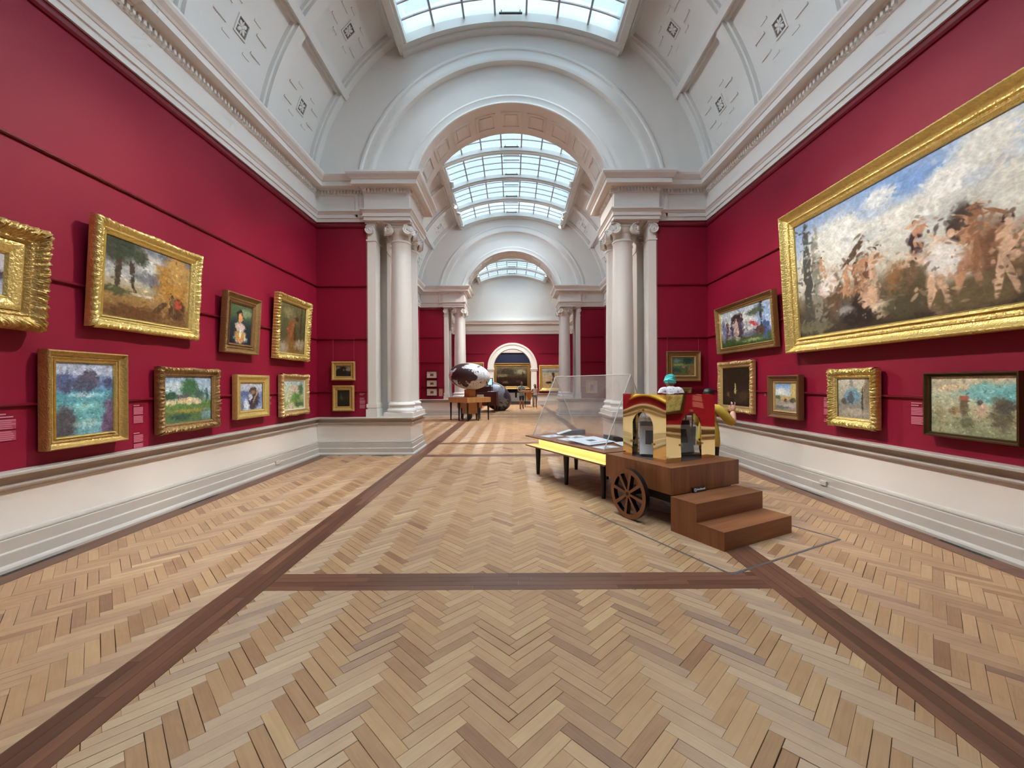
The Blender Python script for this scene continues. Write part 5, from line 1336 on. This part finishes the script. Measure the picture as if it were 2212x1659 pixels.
# wall sockets, and dark strips painting in the shadow gaps below the skirting
for loc, rz, lab in (((-W + .058, 7.94, .165), R(90), 'white power outlet set in the left skirting'), ((W - .058, 6.02, .19), R(-90), 'white power outlet set in the right skirting')):
    r = empty('power_outlet', loc, (0, 0, rz), lab, 'outlet', 'skirting power outlets')
    b = MB(); b.box(-.06, .06, -.03, 0, -.032, .032); b.build('plate', M['outlet'], r)
    b = MB()
    for s in (-.03, .03): b.box(s - .012, s + .012, -.032, -.03, -.01, .012)
    b.build('socket', M['taupe'], r)
for x, y, l, lab in ((-4.43, 5.9, .7, 'painted shadow strip at the foot of the left skirting, farther one'), (-4.43, 3.9, .6, 'painted shadow strip at the foot of the left skirting, nearest one'), (4.43, 6.3, .7, 'painted shadow strip at the foot of the right skirting, farther one'), (4.43, 4.15, .6, 'painted shadow strip at the foot of the right skirting, nearest one'), (-3.0, 9.585, .0, 'painted shadow strip at the foot of the left pier')):
    r = empty('shadow_gap_strip', (x, y, 0), (0, 0, 0 if l else R(90)), lab, 'shadow strip', 'painted shadow strips along the skirting')
    l = l or .5
    b = MB(); b.box(-.025, .025, -l / 2, l / 2, .0018, .003); b.build('plate', M['vent'], r)
    for k in range(int(l / .05)):
        s = MB(); s.box(-.02, .02, -.006, .006, .003, .005); o = s.build('bar', M['black'], r); o.location = (0, -l / 2 + .025 + k * .05, 0)

# ================================================================== SPOTLIGHTS
lampglass = mat('lamp_lens_lit', (255, 240, 214), .3, emit=(255, 232, 196), estr=14.0)
M['lamp_off'] = mat('lamp_lens_off', (120, 116, 110), .2)
def spot(loc, target, energy, label, on=True, ang=55, blend=.6, col=(1, .93, .82), soft=.06):
    loc = Vector(loc); d = (Vector(target) - loc).normalized()
    q = d.to_track_quat('-Z', 'Y')
    r = empty('spotlight', loc, (0, 0, 0), label, 'spotlight', 'spotlights on the skylight curb')
    r.rotation_euler = q.to_euler()
    b = MB(); b.lathe([(.035, .16), (.06, .15), (.062, .0), (.07, -.06), (.066, -.06), (.058, 0.0)], 20, cap=False); b.lathe([(0, .162), (.036, .16)], 20, cap=False); b.build('housing', M['frame_w'], r, 40)
    b = MB(); b.lathe([(0, -.045), (.064, -.045), (.064, -.05), (0, -.05)], 20, cap=False); b.build('lens', lampglass if on else M['lamp_off'], r)
    b = MB(); b.box(-.012, .012, .06, .10, .02, .14); b.build('bracket', M['frame_w'], r)
    if on:
        ld = bpy.data.lights.new('spot_beam', 'SPOT'); ld.energy = energy; ld.spot_size = R(ang); ld.spot_blend = blend; ld.shadow_soft_size = soft; ld.color = col
        lo = bpy.data.objects.new('spot_beam', ld); link(lo, r); lo.location = (0, 0, -.09)
E_ = 1050
def fill_flood(loc, target, energy, label, col=(.76, .9, 1.0)):  # added fill lamps, invented fixtures that brighten the upper white walls
    spot(loc, target, energy, label, ang=84, blend=1.0, col=col, soft=.35)
# gallery 1: clusters at the far corners of the skylight, each throws across to the opposite wall
spot((2.34, 7.5, 9.22), (-4.5, 5.3, 1.6), E_, 'right-hand spotlight aimed at the large left wall paintings', ang=38)
spot((2.34, 7.2, 9.22), (-4.5, 3.2, 1.6), E_, 'right-hand spotlight aimed at the nearest left wall paintings', ang=36)
spot((2.34, 7.8, 9.22), (-4.5, 8.0, 1.5), E_ * .9, 'right-hand spotlight aimed at the left corner', ang=36)
spot((-2.34, 7.5, 9.22), (4.5, 5.0, 1.8), E_, 'left-hand spotlight aimed at the huge painting', ang=38)
spot((-2.34, 7.2, 9.22), (4.5, 3.2, 1.8), E_, 'left-hand spotlight aimed at the near end of the huge painting', ang=36)
spot((-2.34, 7.8, 9.22), (4.5, 7.8, 1.5), E_ * .9, 'left-hand spotlight aimed at the right corner', ang=36)
spot((2.34, 3.2, 9.22), (-3.9, 9.7, 1.9), E_ * .8, 'near right-hand spotlight aimed at the small pair by the left columns', ang=34)
spot((-2.34, 3.2, 9.22), (3.9, 9.7, 1.9), E_ * .8, 'near left-hand spotlight aimed at the wall by the right columns', ang=34)
for y_ in (1.2, 4.4, 7.0):
    for s_, nm_ in ((-1, 'left'), (1, 'right')):
        fill_flood((s_ * 2.30, y_, 9.12), (-s_ * 4.5, y_ + 1.6, 5.0), 340, 'added cool white fill light on the %s curb %s' % (nm_, {1.2: 'above the camera', 4.4: 'at mid gallery', 7.0: 'nearest the arch'}[y_]))
for y_ in (13.4, 18.4):
    for s_, nm_ in ((-1, 'left'), (1, 'right')):
        fill_flood((s_ * 2.30, y_, 9.12), (-s_ * 4.5, y_ + 1.5, 6.3), 430, 'added cool white fill light on the %s curb of the second gallery, %s' % (nm_, {13.4: 'near end', 18.4: 'far end'}[y_]))
for s_, nm_ in ((-1, 'left'), (1, 'right')):
    fill_flood((s_ * 2.30, 26.0, 9.12), (-s_ * 3.5, 31.0, 5.5), 620, 'added fill light on the %s curb of the farthest gallery' % nm_, (1, .97, .9))
# gallery 2
spot((-2.36, 17.4, 9.05), (3.5, 12.5, 1.5), E_ * 1.7, 'lit spotlight on the left curb seen through the near arch', ang=70)
spot((2.36, 19.2, 9.25), (-3.6, 20.6, 2.0), E_ * 1.3, 'lit spotlight on the right curb seen through the near arch', ang=50)
spot((2.36, 20.2, 9.25), (-3.6, 15.5, 1.5), E_ * 1.7, 'lit spotlight at the right end corner of the second skylight', ang=70)
spot((-2.36, 20.2, 9.25), (0, 20.0, 9.0), 0, 'unlit spotlight at the left end corner of the second skylight', on=False)
spot((-2.30, 16.2, 9.35), (-2.3, 16.6, 9.0), 0, 'unlit white spotlight under the left of the second skylight', on=False)
spot((2.30, 16.2, 9.35), (2.3, 16.6, 9.0), 0, 'unlit white spotlight under the right of the second skylight', on=False)
# gallery 3
spot((-2.36, 28.8, 9.1), (1.5, 29.0, .2), E_ * 1.6, 'lit spotlight on the left curb of the farthest skylight', ang=70)
spot((2.36, 28.8, 9.1), (-1.5, 29.0, .2), E_ * 1.6, 'lit spotlight on the right curb of the farthest skylight', ang=70)
# blue gallery ceiling lamp
ld = bpy.data.lights.new('blue_gallery_lamp', 'AREA'); ld.size = 3; ld.energy = 160; ld.color = (1, .93, .82)
lo = bpy.data.objects.new('blue_gallery_lamp', ld); COL.objects.link(lo); lo.location = (0, 35.2, 5.55)
# ================================================================== PEOPLE
def skin_mesh(chains):
    """chains: list of (points, radii, parent index or None); returns evaluated mesh data of one skinned skeleton"""
    verts = []; edges = []; rad = []; keys = {}
    for pts, rr in chains:
        prev = None
        for p, r in zip(pts, rr):
            k = tuple(round(c, 4) for c in p)
            if k not in keys: keys[k] = len(verts); verts.append(p); rad.append(r if isinstance(r, tuple) else (r, r))
            i = keys[k]
            if prev is not None and prev != i: edges.append((prev, i))
            prev = i
    me = bpy.data.meshes.new('skeleton'); me.from_pydata(verts, edges, [])
    ob = bpy.data.objects.new('skeleton', me); COL.objects.link(ob)
    sk = ob.modifiers.new('skin', 'SKIN'); sk.use_smooth_shade = True; sk.branch_smoothing = .6
    sl = me.skin_vertices[0].data
    for i, r in enumerate(rad): sl[i].radius = r; sl[i].use_root = (i == 0)
    su = ob.modifiers.new('sub', 'SUBSURF'); su.levels = 2; su.render_levels = 2
    dg = bpy.context.evaluated_depsgraph_get(); dg.update()
    ev = ob.evaluated_get(dg); m2 = ev.to_mesh()
    vs = [tuple(v.co) for v in m2.vertices]; fs = [tuple(p.vertices) for p in m2.polygons]
    ev.to_mesh_clear(); bpy.data.objects.remove(ob); bpy.data.meshes.remove(me)
    return vs, fs
def seg_dist(p, a, b):
    ab = b - a; t = max(0, min(1, (p - a).dot(ab) / max(1e-9, ab.dot(ab)))); return (p - (a + ab * t)).length
def hand_chains(wr, dirv, palmn, side, curl, s=1.0):
    """five fingers from the palm; dirv = wrist to knuckles, palmn = palm normal, side = towards the thumb"""
    d, n_, t = Vector(dirv).normalized(), Vector(palmn).normalized(), Vector(side).normalized()
    w = Vector(wr); out = []
    out.append(([tuple(w), tuple(w + d * .04 * s), tuple(w + d * .085 * s)], [(.022 * s, .022 * s), (.03 * s, .02 * s), (.034 * s, .017 * s)]))
    for k, (off, ln) in enumerate(((.028, .070), (.010, .078), (-.009, .072), (-.027, .056))):
        b0 = w + d * .075 * s + t * off * s
        p1 = b0 + d * .022 * s
        a = R(curl); p2 = p1 + (d * math.cos(a) + n_ * math.sin(a)) * ln * .5 * s
        p3 = p2 + (d * math.cos(2 * a) + n_ * math.sin(2 * a)) * ln * .45 * s
        out.append(([tuple(b0), tuple(p1), tuple(p2), tuple(p3)], [.0095 * s, .0092 * s, .0085 * s, .007 * s]))
    b0 = w + d * .025 * s + t * .02 * s; p1 = b0 + (d * .5 + t * .8).normalized() * .035 * s; p2 = p1 + (d * .85 + t * .4 + n_ * .25).normalized() * .03 * s; p3 = p2 + (d + n_ * .4).normalized() * .022 * s
    out.append(([tuple(b0), tuple(p1), tuple(p2), tuple(p3)], [.012 * s, .0115 * s, .010 * s, .008 * s]))
    return out
def person(loc, rz, H, label, mats, arms, legs, lean=0.0, head_turn=0.0, head_tilt=0.0, broad=1.0, hair=None, hairm=None, curl=18, slim=1.0, armr=1.0, drop=0.0, shirt_hem=.86, sleeve='short', bottoms='long', group=None):
    """faces -y in local space; mats: skin, top, bottom, shoe. arms: {-1: (elbow, wrist, hand dir, palm normal, thumb side), 1: ...} in metres for H = 1.75"""
    k = H / 1.75
    S = lambda p: tuple(c * k for c in p)
    root = empty('person', loc, (0, 0, rz), label, 'person', group)
    ly = -lean
    chest = (0, ly * .7, 1.30); nb = (0, ly, 1.45 - drop * .3); nk = (0, ly - .012 - drop * .3, 1.53 - drop * .7)
    chains = []; lab = []   # lab: (a, b, material)
    def ch(pts, rr, ms):
        chains.append(([S(p) for p in pts], [tuple(x * k for x in r) if isinstance(r, tuple) else r * k for r in rr]))
        for a, b, m_ in zip(pts[:-1], pts[1:], ms): lab.append((Vector(S(a)), Vector(S(b)), m_))
    sw = .165 * broad
    ch([(0, 0, .96), (0, ly * .3, 1.12), chest, nb, nk, (0, ly - .02 - drop * .4, 1.58 - drop)], [(.150 * slim, .112 * slim), (.138 * slim, .105 * slim), (.168 * broad, .118), (.078, .072), (.055, .058), (.055, .06)], [1, 1, 1, 0, 0])
    for s in (-1, 1):
        el, wr, hd, pn, th = arms[s]
        sh = (s * sw, ly + .01, 1.42)
        ch([nb, sh, el, wr], [(.078, .072), (.068 * min(armr, 1.3), .062 * min(armr, 1.3)), (.045 * armr, .045 * armr), (.03 * min(armr, 1.25), .026 * min(armr, 1.25))], [1, 1 if sleeve != 'none' else 0, 1 if sleeve == 'long' else 0])
        if sleeve == 'short':
            mid = tuple(Vector(sh).lerp(Vector(el), .72)); lab.append((Vector(S(sh)), Vector(S(mid)), 1)); lab[-3] = (Vector(S(mid)), Vector(S(el)), 0)
        hp, kn, an, toe = legs[s]
        ch([(0, 0, .96), hp, kn, an, toe], [(.150 * slim, .112 * slim), (.094 * slim, .098 * slim), (.06, .064), (.042, .046), (.043, .032)], [2, 2, 2 if bottoms == 'long' else 0, 3])
        if bottoms == 'shorts':
            mid = tuple(Vector(hp).lerp(Vector(kn), .8)); lab[-3] = (Vector(S(hp)), Vector(S(mid)), 2); lab.append((Vector(S(mid)), Vector(S(kn)), 0))
        elif bottoms == 'hot':
            mid = tuple(Vector(hp).lerp(Vector(kn), .28)); lab[-3] = (Vector(S(hp)), Vector(S(mid)), 2); lab.append((Vector(S(mid)), Vector(S(kn)), 0))
    vs, fs = skin_mesh(chains)
    mb = MB()
    mi = []
    for f in fs:
        c = Vector((0, 0, 0))
        for i in f: c += Vector(vs[i])
        c /= len(f)
        best = min(lab, key=lambda L: seg_dist(c, L[0], L[1]))[2]
        if best in (1, 2) and c.z < shirt_hem * k and abs(c.x) < .24 * k and c.z > .5 * k: best = 2
        elif best == 2 and c.z >= shirt_hem * k: best = 1
        mi.append(best)
    mb.add(vs, fs); mb.mi = mi
    # hands
    for s in (-1, 1):
        el, wr, hd, pn, th = arms[s]
        for pts, rr in hand_chains(S(wr), hd, pn, th, curl, k):
            mb.tube(pts, [r[0] if isinstance(r, tuple) else r for r in rr], 8, None, 0) if not isinstance(rr[0], tuple) else None
        hc = hand_chains(S(wr), hd, pn, th, curl, k)[0]
        a, b_ = Vector(hc[0][0]), Vector(hc[0][2]); d = (b_ - a).normalized(); tt = Vector(th).normalized(); nn = d.cross(tt)
        mt = Matrix((tt, d, nn)).transposed().to_4x4(); mt.translation = (a + b_) / 2
        mb.ellipsoid((0, .004 * k, 0), .041 * k, .058 * k, .017 * k, 14, 8, mt, 0)
    # head with face
    hm = Matrix.Translation(S((0, ly - .03 - drop * .5, 1.645 - drop))) @ Matrix.Rotation(head_turn, 4, 'Z') @ Matrix.Rotation(head_tilt, 4, 'X') @ Matrix.Scale(k, 4)
    hv = []; hf = []
    nu, nv = 24, 16
    for j in range(nv + 1):
        ph_ = math.pi * j / nv; z = .118 * math.cos(ph_)
        for i in range(nu):
            a = 2 * math.pi * i / nu; r0 = math.sin(ph_)
            x = .077 * r0 * math.cos(a); y = .096 * r0 * math.sin(a)
            if z < 0:
                x *= 1 + z * 2.0
                if y > 0: y *= 1 + z * 2.6
                elif y < 0: y *= 1 + z * .5
            hv.append((x, y, z))
    for j in range(nv):
        for i in range(nu): hf.append((j * nu + i, (j + 1) * nu + i, (j + 1) * nu + (i + 1) % nu, j * nu + (i + 1) % nu))
    mb.add(hv, hf, hm, 0)
    mb.ellipsoid((0, -.098, -.014), .013, .02, .026, 10, 6, hm, 0)
    for s in (-1, 1):
        mb.ellipsoid((s * .077, .008, -.006), .010, .02, .032, 8, 6, hm, 0)
        mb.ellipsoid((s * .03, -.085, .008), .013, .008, .007, 8, 5, hm, 4)
        mb.ellipsoid((s * .03, -.088, .028), .02, .006, .004, 8, 5, hm, 4)
    mb.ellipsoid((0, -.082, -.058), .024, .009, .007, 8, 5, hm, 5)
    mb.build('body', mats, root, True, fix=False)
    return root, hm, k
def MTL(skin, top, bot, shoe):
    return [mat('skin_tone', skin, .5), top, bot, shoe, mat('eye_dark', (40, 28, 24), .4), mat('lip_tone', (150, 84, 78), .5)]
stand = lambda w=.1, st=0.0: {-1: ((-.09, 0, .90), (-w, -.03 - st, .5), (-w, .02 - st, .09), (-w - .015, -.12 - st, .04)), 1: ((.09, 0, .90), (w, -.03 + st, .5), (w, .02 + st, .09), (w + .015, -.12 + st, .04))}
down = lambda s: ((s * .22, .03, 1.13), (s * .235, -.03, .90), (0, -.12, -1), (-s, 0, 0), (0, -1, -.1))

# visitor in the turquoise turban, seen from behind
def speckle():
    m = mat('speckled_shirt', (226, 224, 232), .8); nt = m.node_tree; b = nt.nodes['Principled BSDF']
    v = nt.nodes.new('ShaderNodeTexVoronoi'); v.inputs['Scale'].default_value = 26; tc = nt.nodes.new('ShaderNodeTexCoord')
    l = nt.nodes.new('ShaderNodeMath'); l.operation = 'LESS_THAN'; l.inputs[1].default_value = .2
    mx = nt.nodes.new('ShaderNodeMix'); mx.data_type = 'RGBA'; mx.inputs['A'].default_value = lin((228, 226, 234)); mx.inputs['B'].default_value = lin((96, 98, 116))
    nt.links.new(tc.outputs['Object'], v.inputs['Vector']); nt.links.new(v.outputs['Distance'], l.inputs[0]); nt.links.new(l.outputs[0], mx.inputs['Factor']); nt.links.new(mx.outputs['Result'], b.inputs['Base Color'])
    return m
trousers = mat('dark_trousers', (46, 46, 56), .8); shoe_b = mat('dark_shoes', (34, 28, 26), .6)
r, hm, k = person((3.06, 8.05, 0), R(172), 1.86, 'person in a turquoise turban and white speckled shirt seen from behind', MTL((146, 100, 82), speckle(), trousers, shoe_b), {-1: down(-1), 1: down(1)}, stand(), broad=1.0, head_turn=R(-8), head_tilt=R(8), slim=1.1, drop=.10, armr=1.15)
tm = mat('turquoise_cloth', (104, 228, 224), .8, bump=.3, bscale=14)
b = MB(); b.ellipsoid((0, .012, .05), .094, .108, .096, 28, 16, hm)
for j in range(5):
    pts = []
    for i in range(25):
        a = 2 * math.pi * i / 24; tl = R(18 - 9 * j)
        x, y = (.094 - .004 * j) * math.cos(a), (.108 - .005 * j) * math.sin(a) + .012
        pts.append((x, y, .02 + j * .022 + .035 * math.sin(a) * math.cos(tl) * .6 + .012 * math.cos(a + j)))
    b.tube(pts, .015 - .001 * j, 8, hm, cap=False)
b.tube([(.03, .11, -.01), (.06, .115, .03), (.02, .118, .06), (-.05, .11, .075)], .016, 8, hm)
b.build('turban', tm, r, True, fix=False)

# visitor in yellow photographing the pictures with a raised phone
arms = {1: ((.22, -.10, 1.12), (.20, -.2, 1.05), (0, -.9, .4), (-1, 0, 0), (0, .4, .9)), -1: ((-.36, -.14, 1.14), (-.335, -.22, 1.375), (.05, -.12, 1), (.25, -1, 0), (.9, .2, 0))}
yellow = mat('yellow_shirt', (206, 172, 62), .8, bump=.4, bscale=9, var=.12, scale=5); blackp = mat('black_trousers', (18, 18, 22), .8)
r, hm, k = person((3.11, 6.62, 0), R(128), 1.535, 'person in a yellow shirt raising a phone beside the brass cabinet', MTL((222, 164, 140), yellow, blackp, shoe_b), arms, stand(), broad=1.15, slim=1.22, armr=2.5, shirt_hem=.74, sleeve='half', curl=14, head_tilt=R(4))
b = MB(); b.ellipsoid((0, .022, .022), .092, .104, .112, 24, 16, hm); b.ellipsoid((0, .07, -.09), .07, .05, .1, 16, 10, hm); b.build('hair', mat('black_hair', (16, 14, 18), .45), r, True, fix=False)
# loose shirt tail
b = MB(); b.lathe([(.16 * k, 1.16 * k), (.19 * k, 1.0 * k), (.205 * k, .84 * k), (.2 * k, .74 * k), (.19 * k, .742 * k)], 28, Matrix.Diagonal((1, .78, 1, 1)), cap=False)
for i, v in enumerate(b.v):
    a = math.atan2(v[1], v[0]); f = 1 + .05 * math.sin(a * 7) * (1.16 * k - v[2]) / .4; b.v[i] = (v[0] * f, v[1] * f, v[2])
b.build('shirt_tail', yellow, r, True, fix=False)
wr = Vector((-.335 * k, -.22 * k, 1.375 * k))
rw = Matrix.Translation((3.11, 6.62, 0)) @ Matrix.Rotation(R(128), 4, 'Z')
ploc = rw @ (wr + Vector((.02, -.03, .125)))
ph_ = empty('phone', ploc, (R(-8), 0, R(100)), 'phone with a lit screen held up by the person in yellow', 'phone')
b = MB(); b.box(-.036, .036, 0, .009, -.07, .08); b.build('casing', M['black'], ph_)
b = MB(); b.box(-.032, .032, -.001, 0, -.03, .05); b.build('screen', mat('phone_screen', (150, 190, 235), .2, emit=(140, 185, 240), estr=1.2), ph_)
bag = empty('handbag', (rw @ Vector((.31, .05, .62))), (0, 0, R(128)), 'dark handbag hanging beside the person in yellow', 'bag')
b = MB(); b.add([(-.05, -.13, 0), (.05, -.13, 0), (.05, .13, 0), (-.05, .13, 0), (-.04, -.17, .3), (.04, -.17, .3), (.04, .17, .3), (-.04, .17, .3)], [(0, 3, 2, 1), (4, 5, 6, 7), (0, 1, 5, 4), (1, 2, 6, 5), (2, 3, 7, 6), (3, 0, 4, 7)]); b.build('bag_body', mat('dark_leather', (44, 26, 26), .5), bag)
b = MB(); b.tube([(0, -.12, .29), (-.02, -.1, .5), (-.05, 0, .66), (-.02, .1, .5), (0, .12, .29)], .011, 8); b.build('strap', M['black'], bag, True)

# the two visitors walking towards the camera in the farthest gallery
arms = {-1: ((-.24, 0, 1.16), (-.06, -.2, 1.13), (1, -.2, .05), (0, 0, -1), (0, -1, 0)), 1: ((.24, 0, 1.16), (.05, -.22, 1.16), (-1, -.15, .05), (0, 0, -1), (0, -1, 0))}
r, hm, k = person((.58, 26.5, 0), R(4), 1.74, 'person in a grey-green shirt and dark shorts with folded arms, far gallery', MTL((176, 120, 92), mat('sage_shirt', (150, 168, 152), .8), mat('dark_shorts', (52, 46, 46), .8), shoe_b), arms, stand(.1, .12), bottoms='shorts', group='two visitors in the farthest gallery')
b = MB(); b.ellipsoid((0, .02, .04), .085, .1, .092, 20, 12, hm); b.build('hair', mat('dark_brown_hair', (40, 24, 20), .5), r, True, fix=False)
bg = empty('shoulder_bag', (.22, 26.5, .74), (0, 0, 0), 'black shoulder bag at the side of the person in shorts', 'bag')
b = MB(); b.box(-.06, .06, -.12, .12, 0, .34); b.build('bag_body', M['black'], bag if False else bg)
b = MB(); b.tube([(0, 0, .34), (.06, -.03, .6), (.12, 0, .72)], .012, 8); b.build('strap', M['black'], bg)
arms = {-1: ((-.26, .02, 1.18), (-.1, -.16, 1.16), (.9, -.3, .2), (0, 0, -1), (0, -1, 0)), 1: ((.27, .06, 1.17), (.2, -.1, 1.0), (-.6, -.6, 0), (0, 0, -1), (0, -1, 0))}
r, hm, k = person((1.42, 26.4, 0), R(-4), 1.58, 'person in a pale top and denim shorts with long dark hair, far gallery', MTL((178, 124, 100), mat('cream_top', (228, 214, 200), .8), mat('denim_shorts', (132, 142, 158), .8), mat('white_shoes', (225, 220, 215), .6)), arms, stand(.09, .1), bottoms='hot', sleeve='none', slim=.92, broad=.92, shirt_hem=1.0, group='two visitors in the farthest gallery')
b = MB(); b.ellipsoid((0, .02, .03), .09, .105, .1, 20, 12, hm)
b.ellipsoid((.02, .06, -.14), .085, .05, .19, 16, 10, hm); b.ellipsoid((.075, -.01, -.17), .028, .03, .16, 10, 8, hm); b.build('hair', mat('long_black_hair', (22, 16, 18), .4), r, True, fix=False)
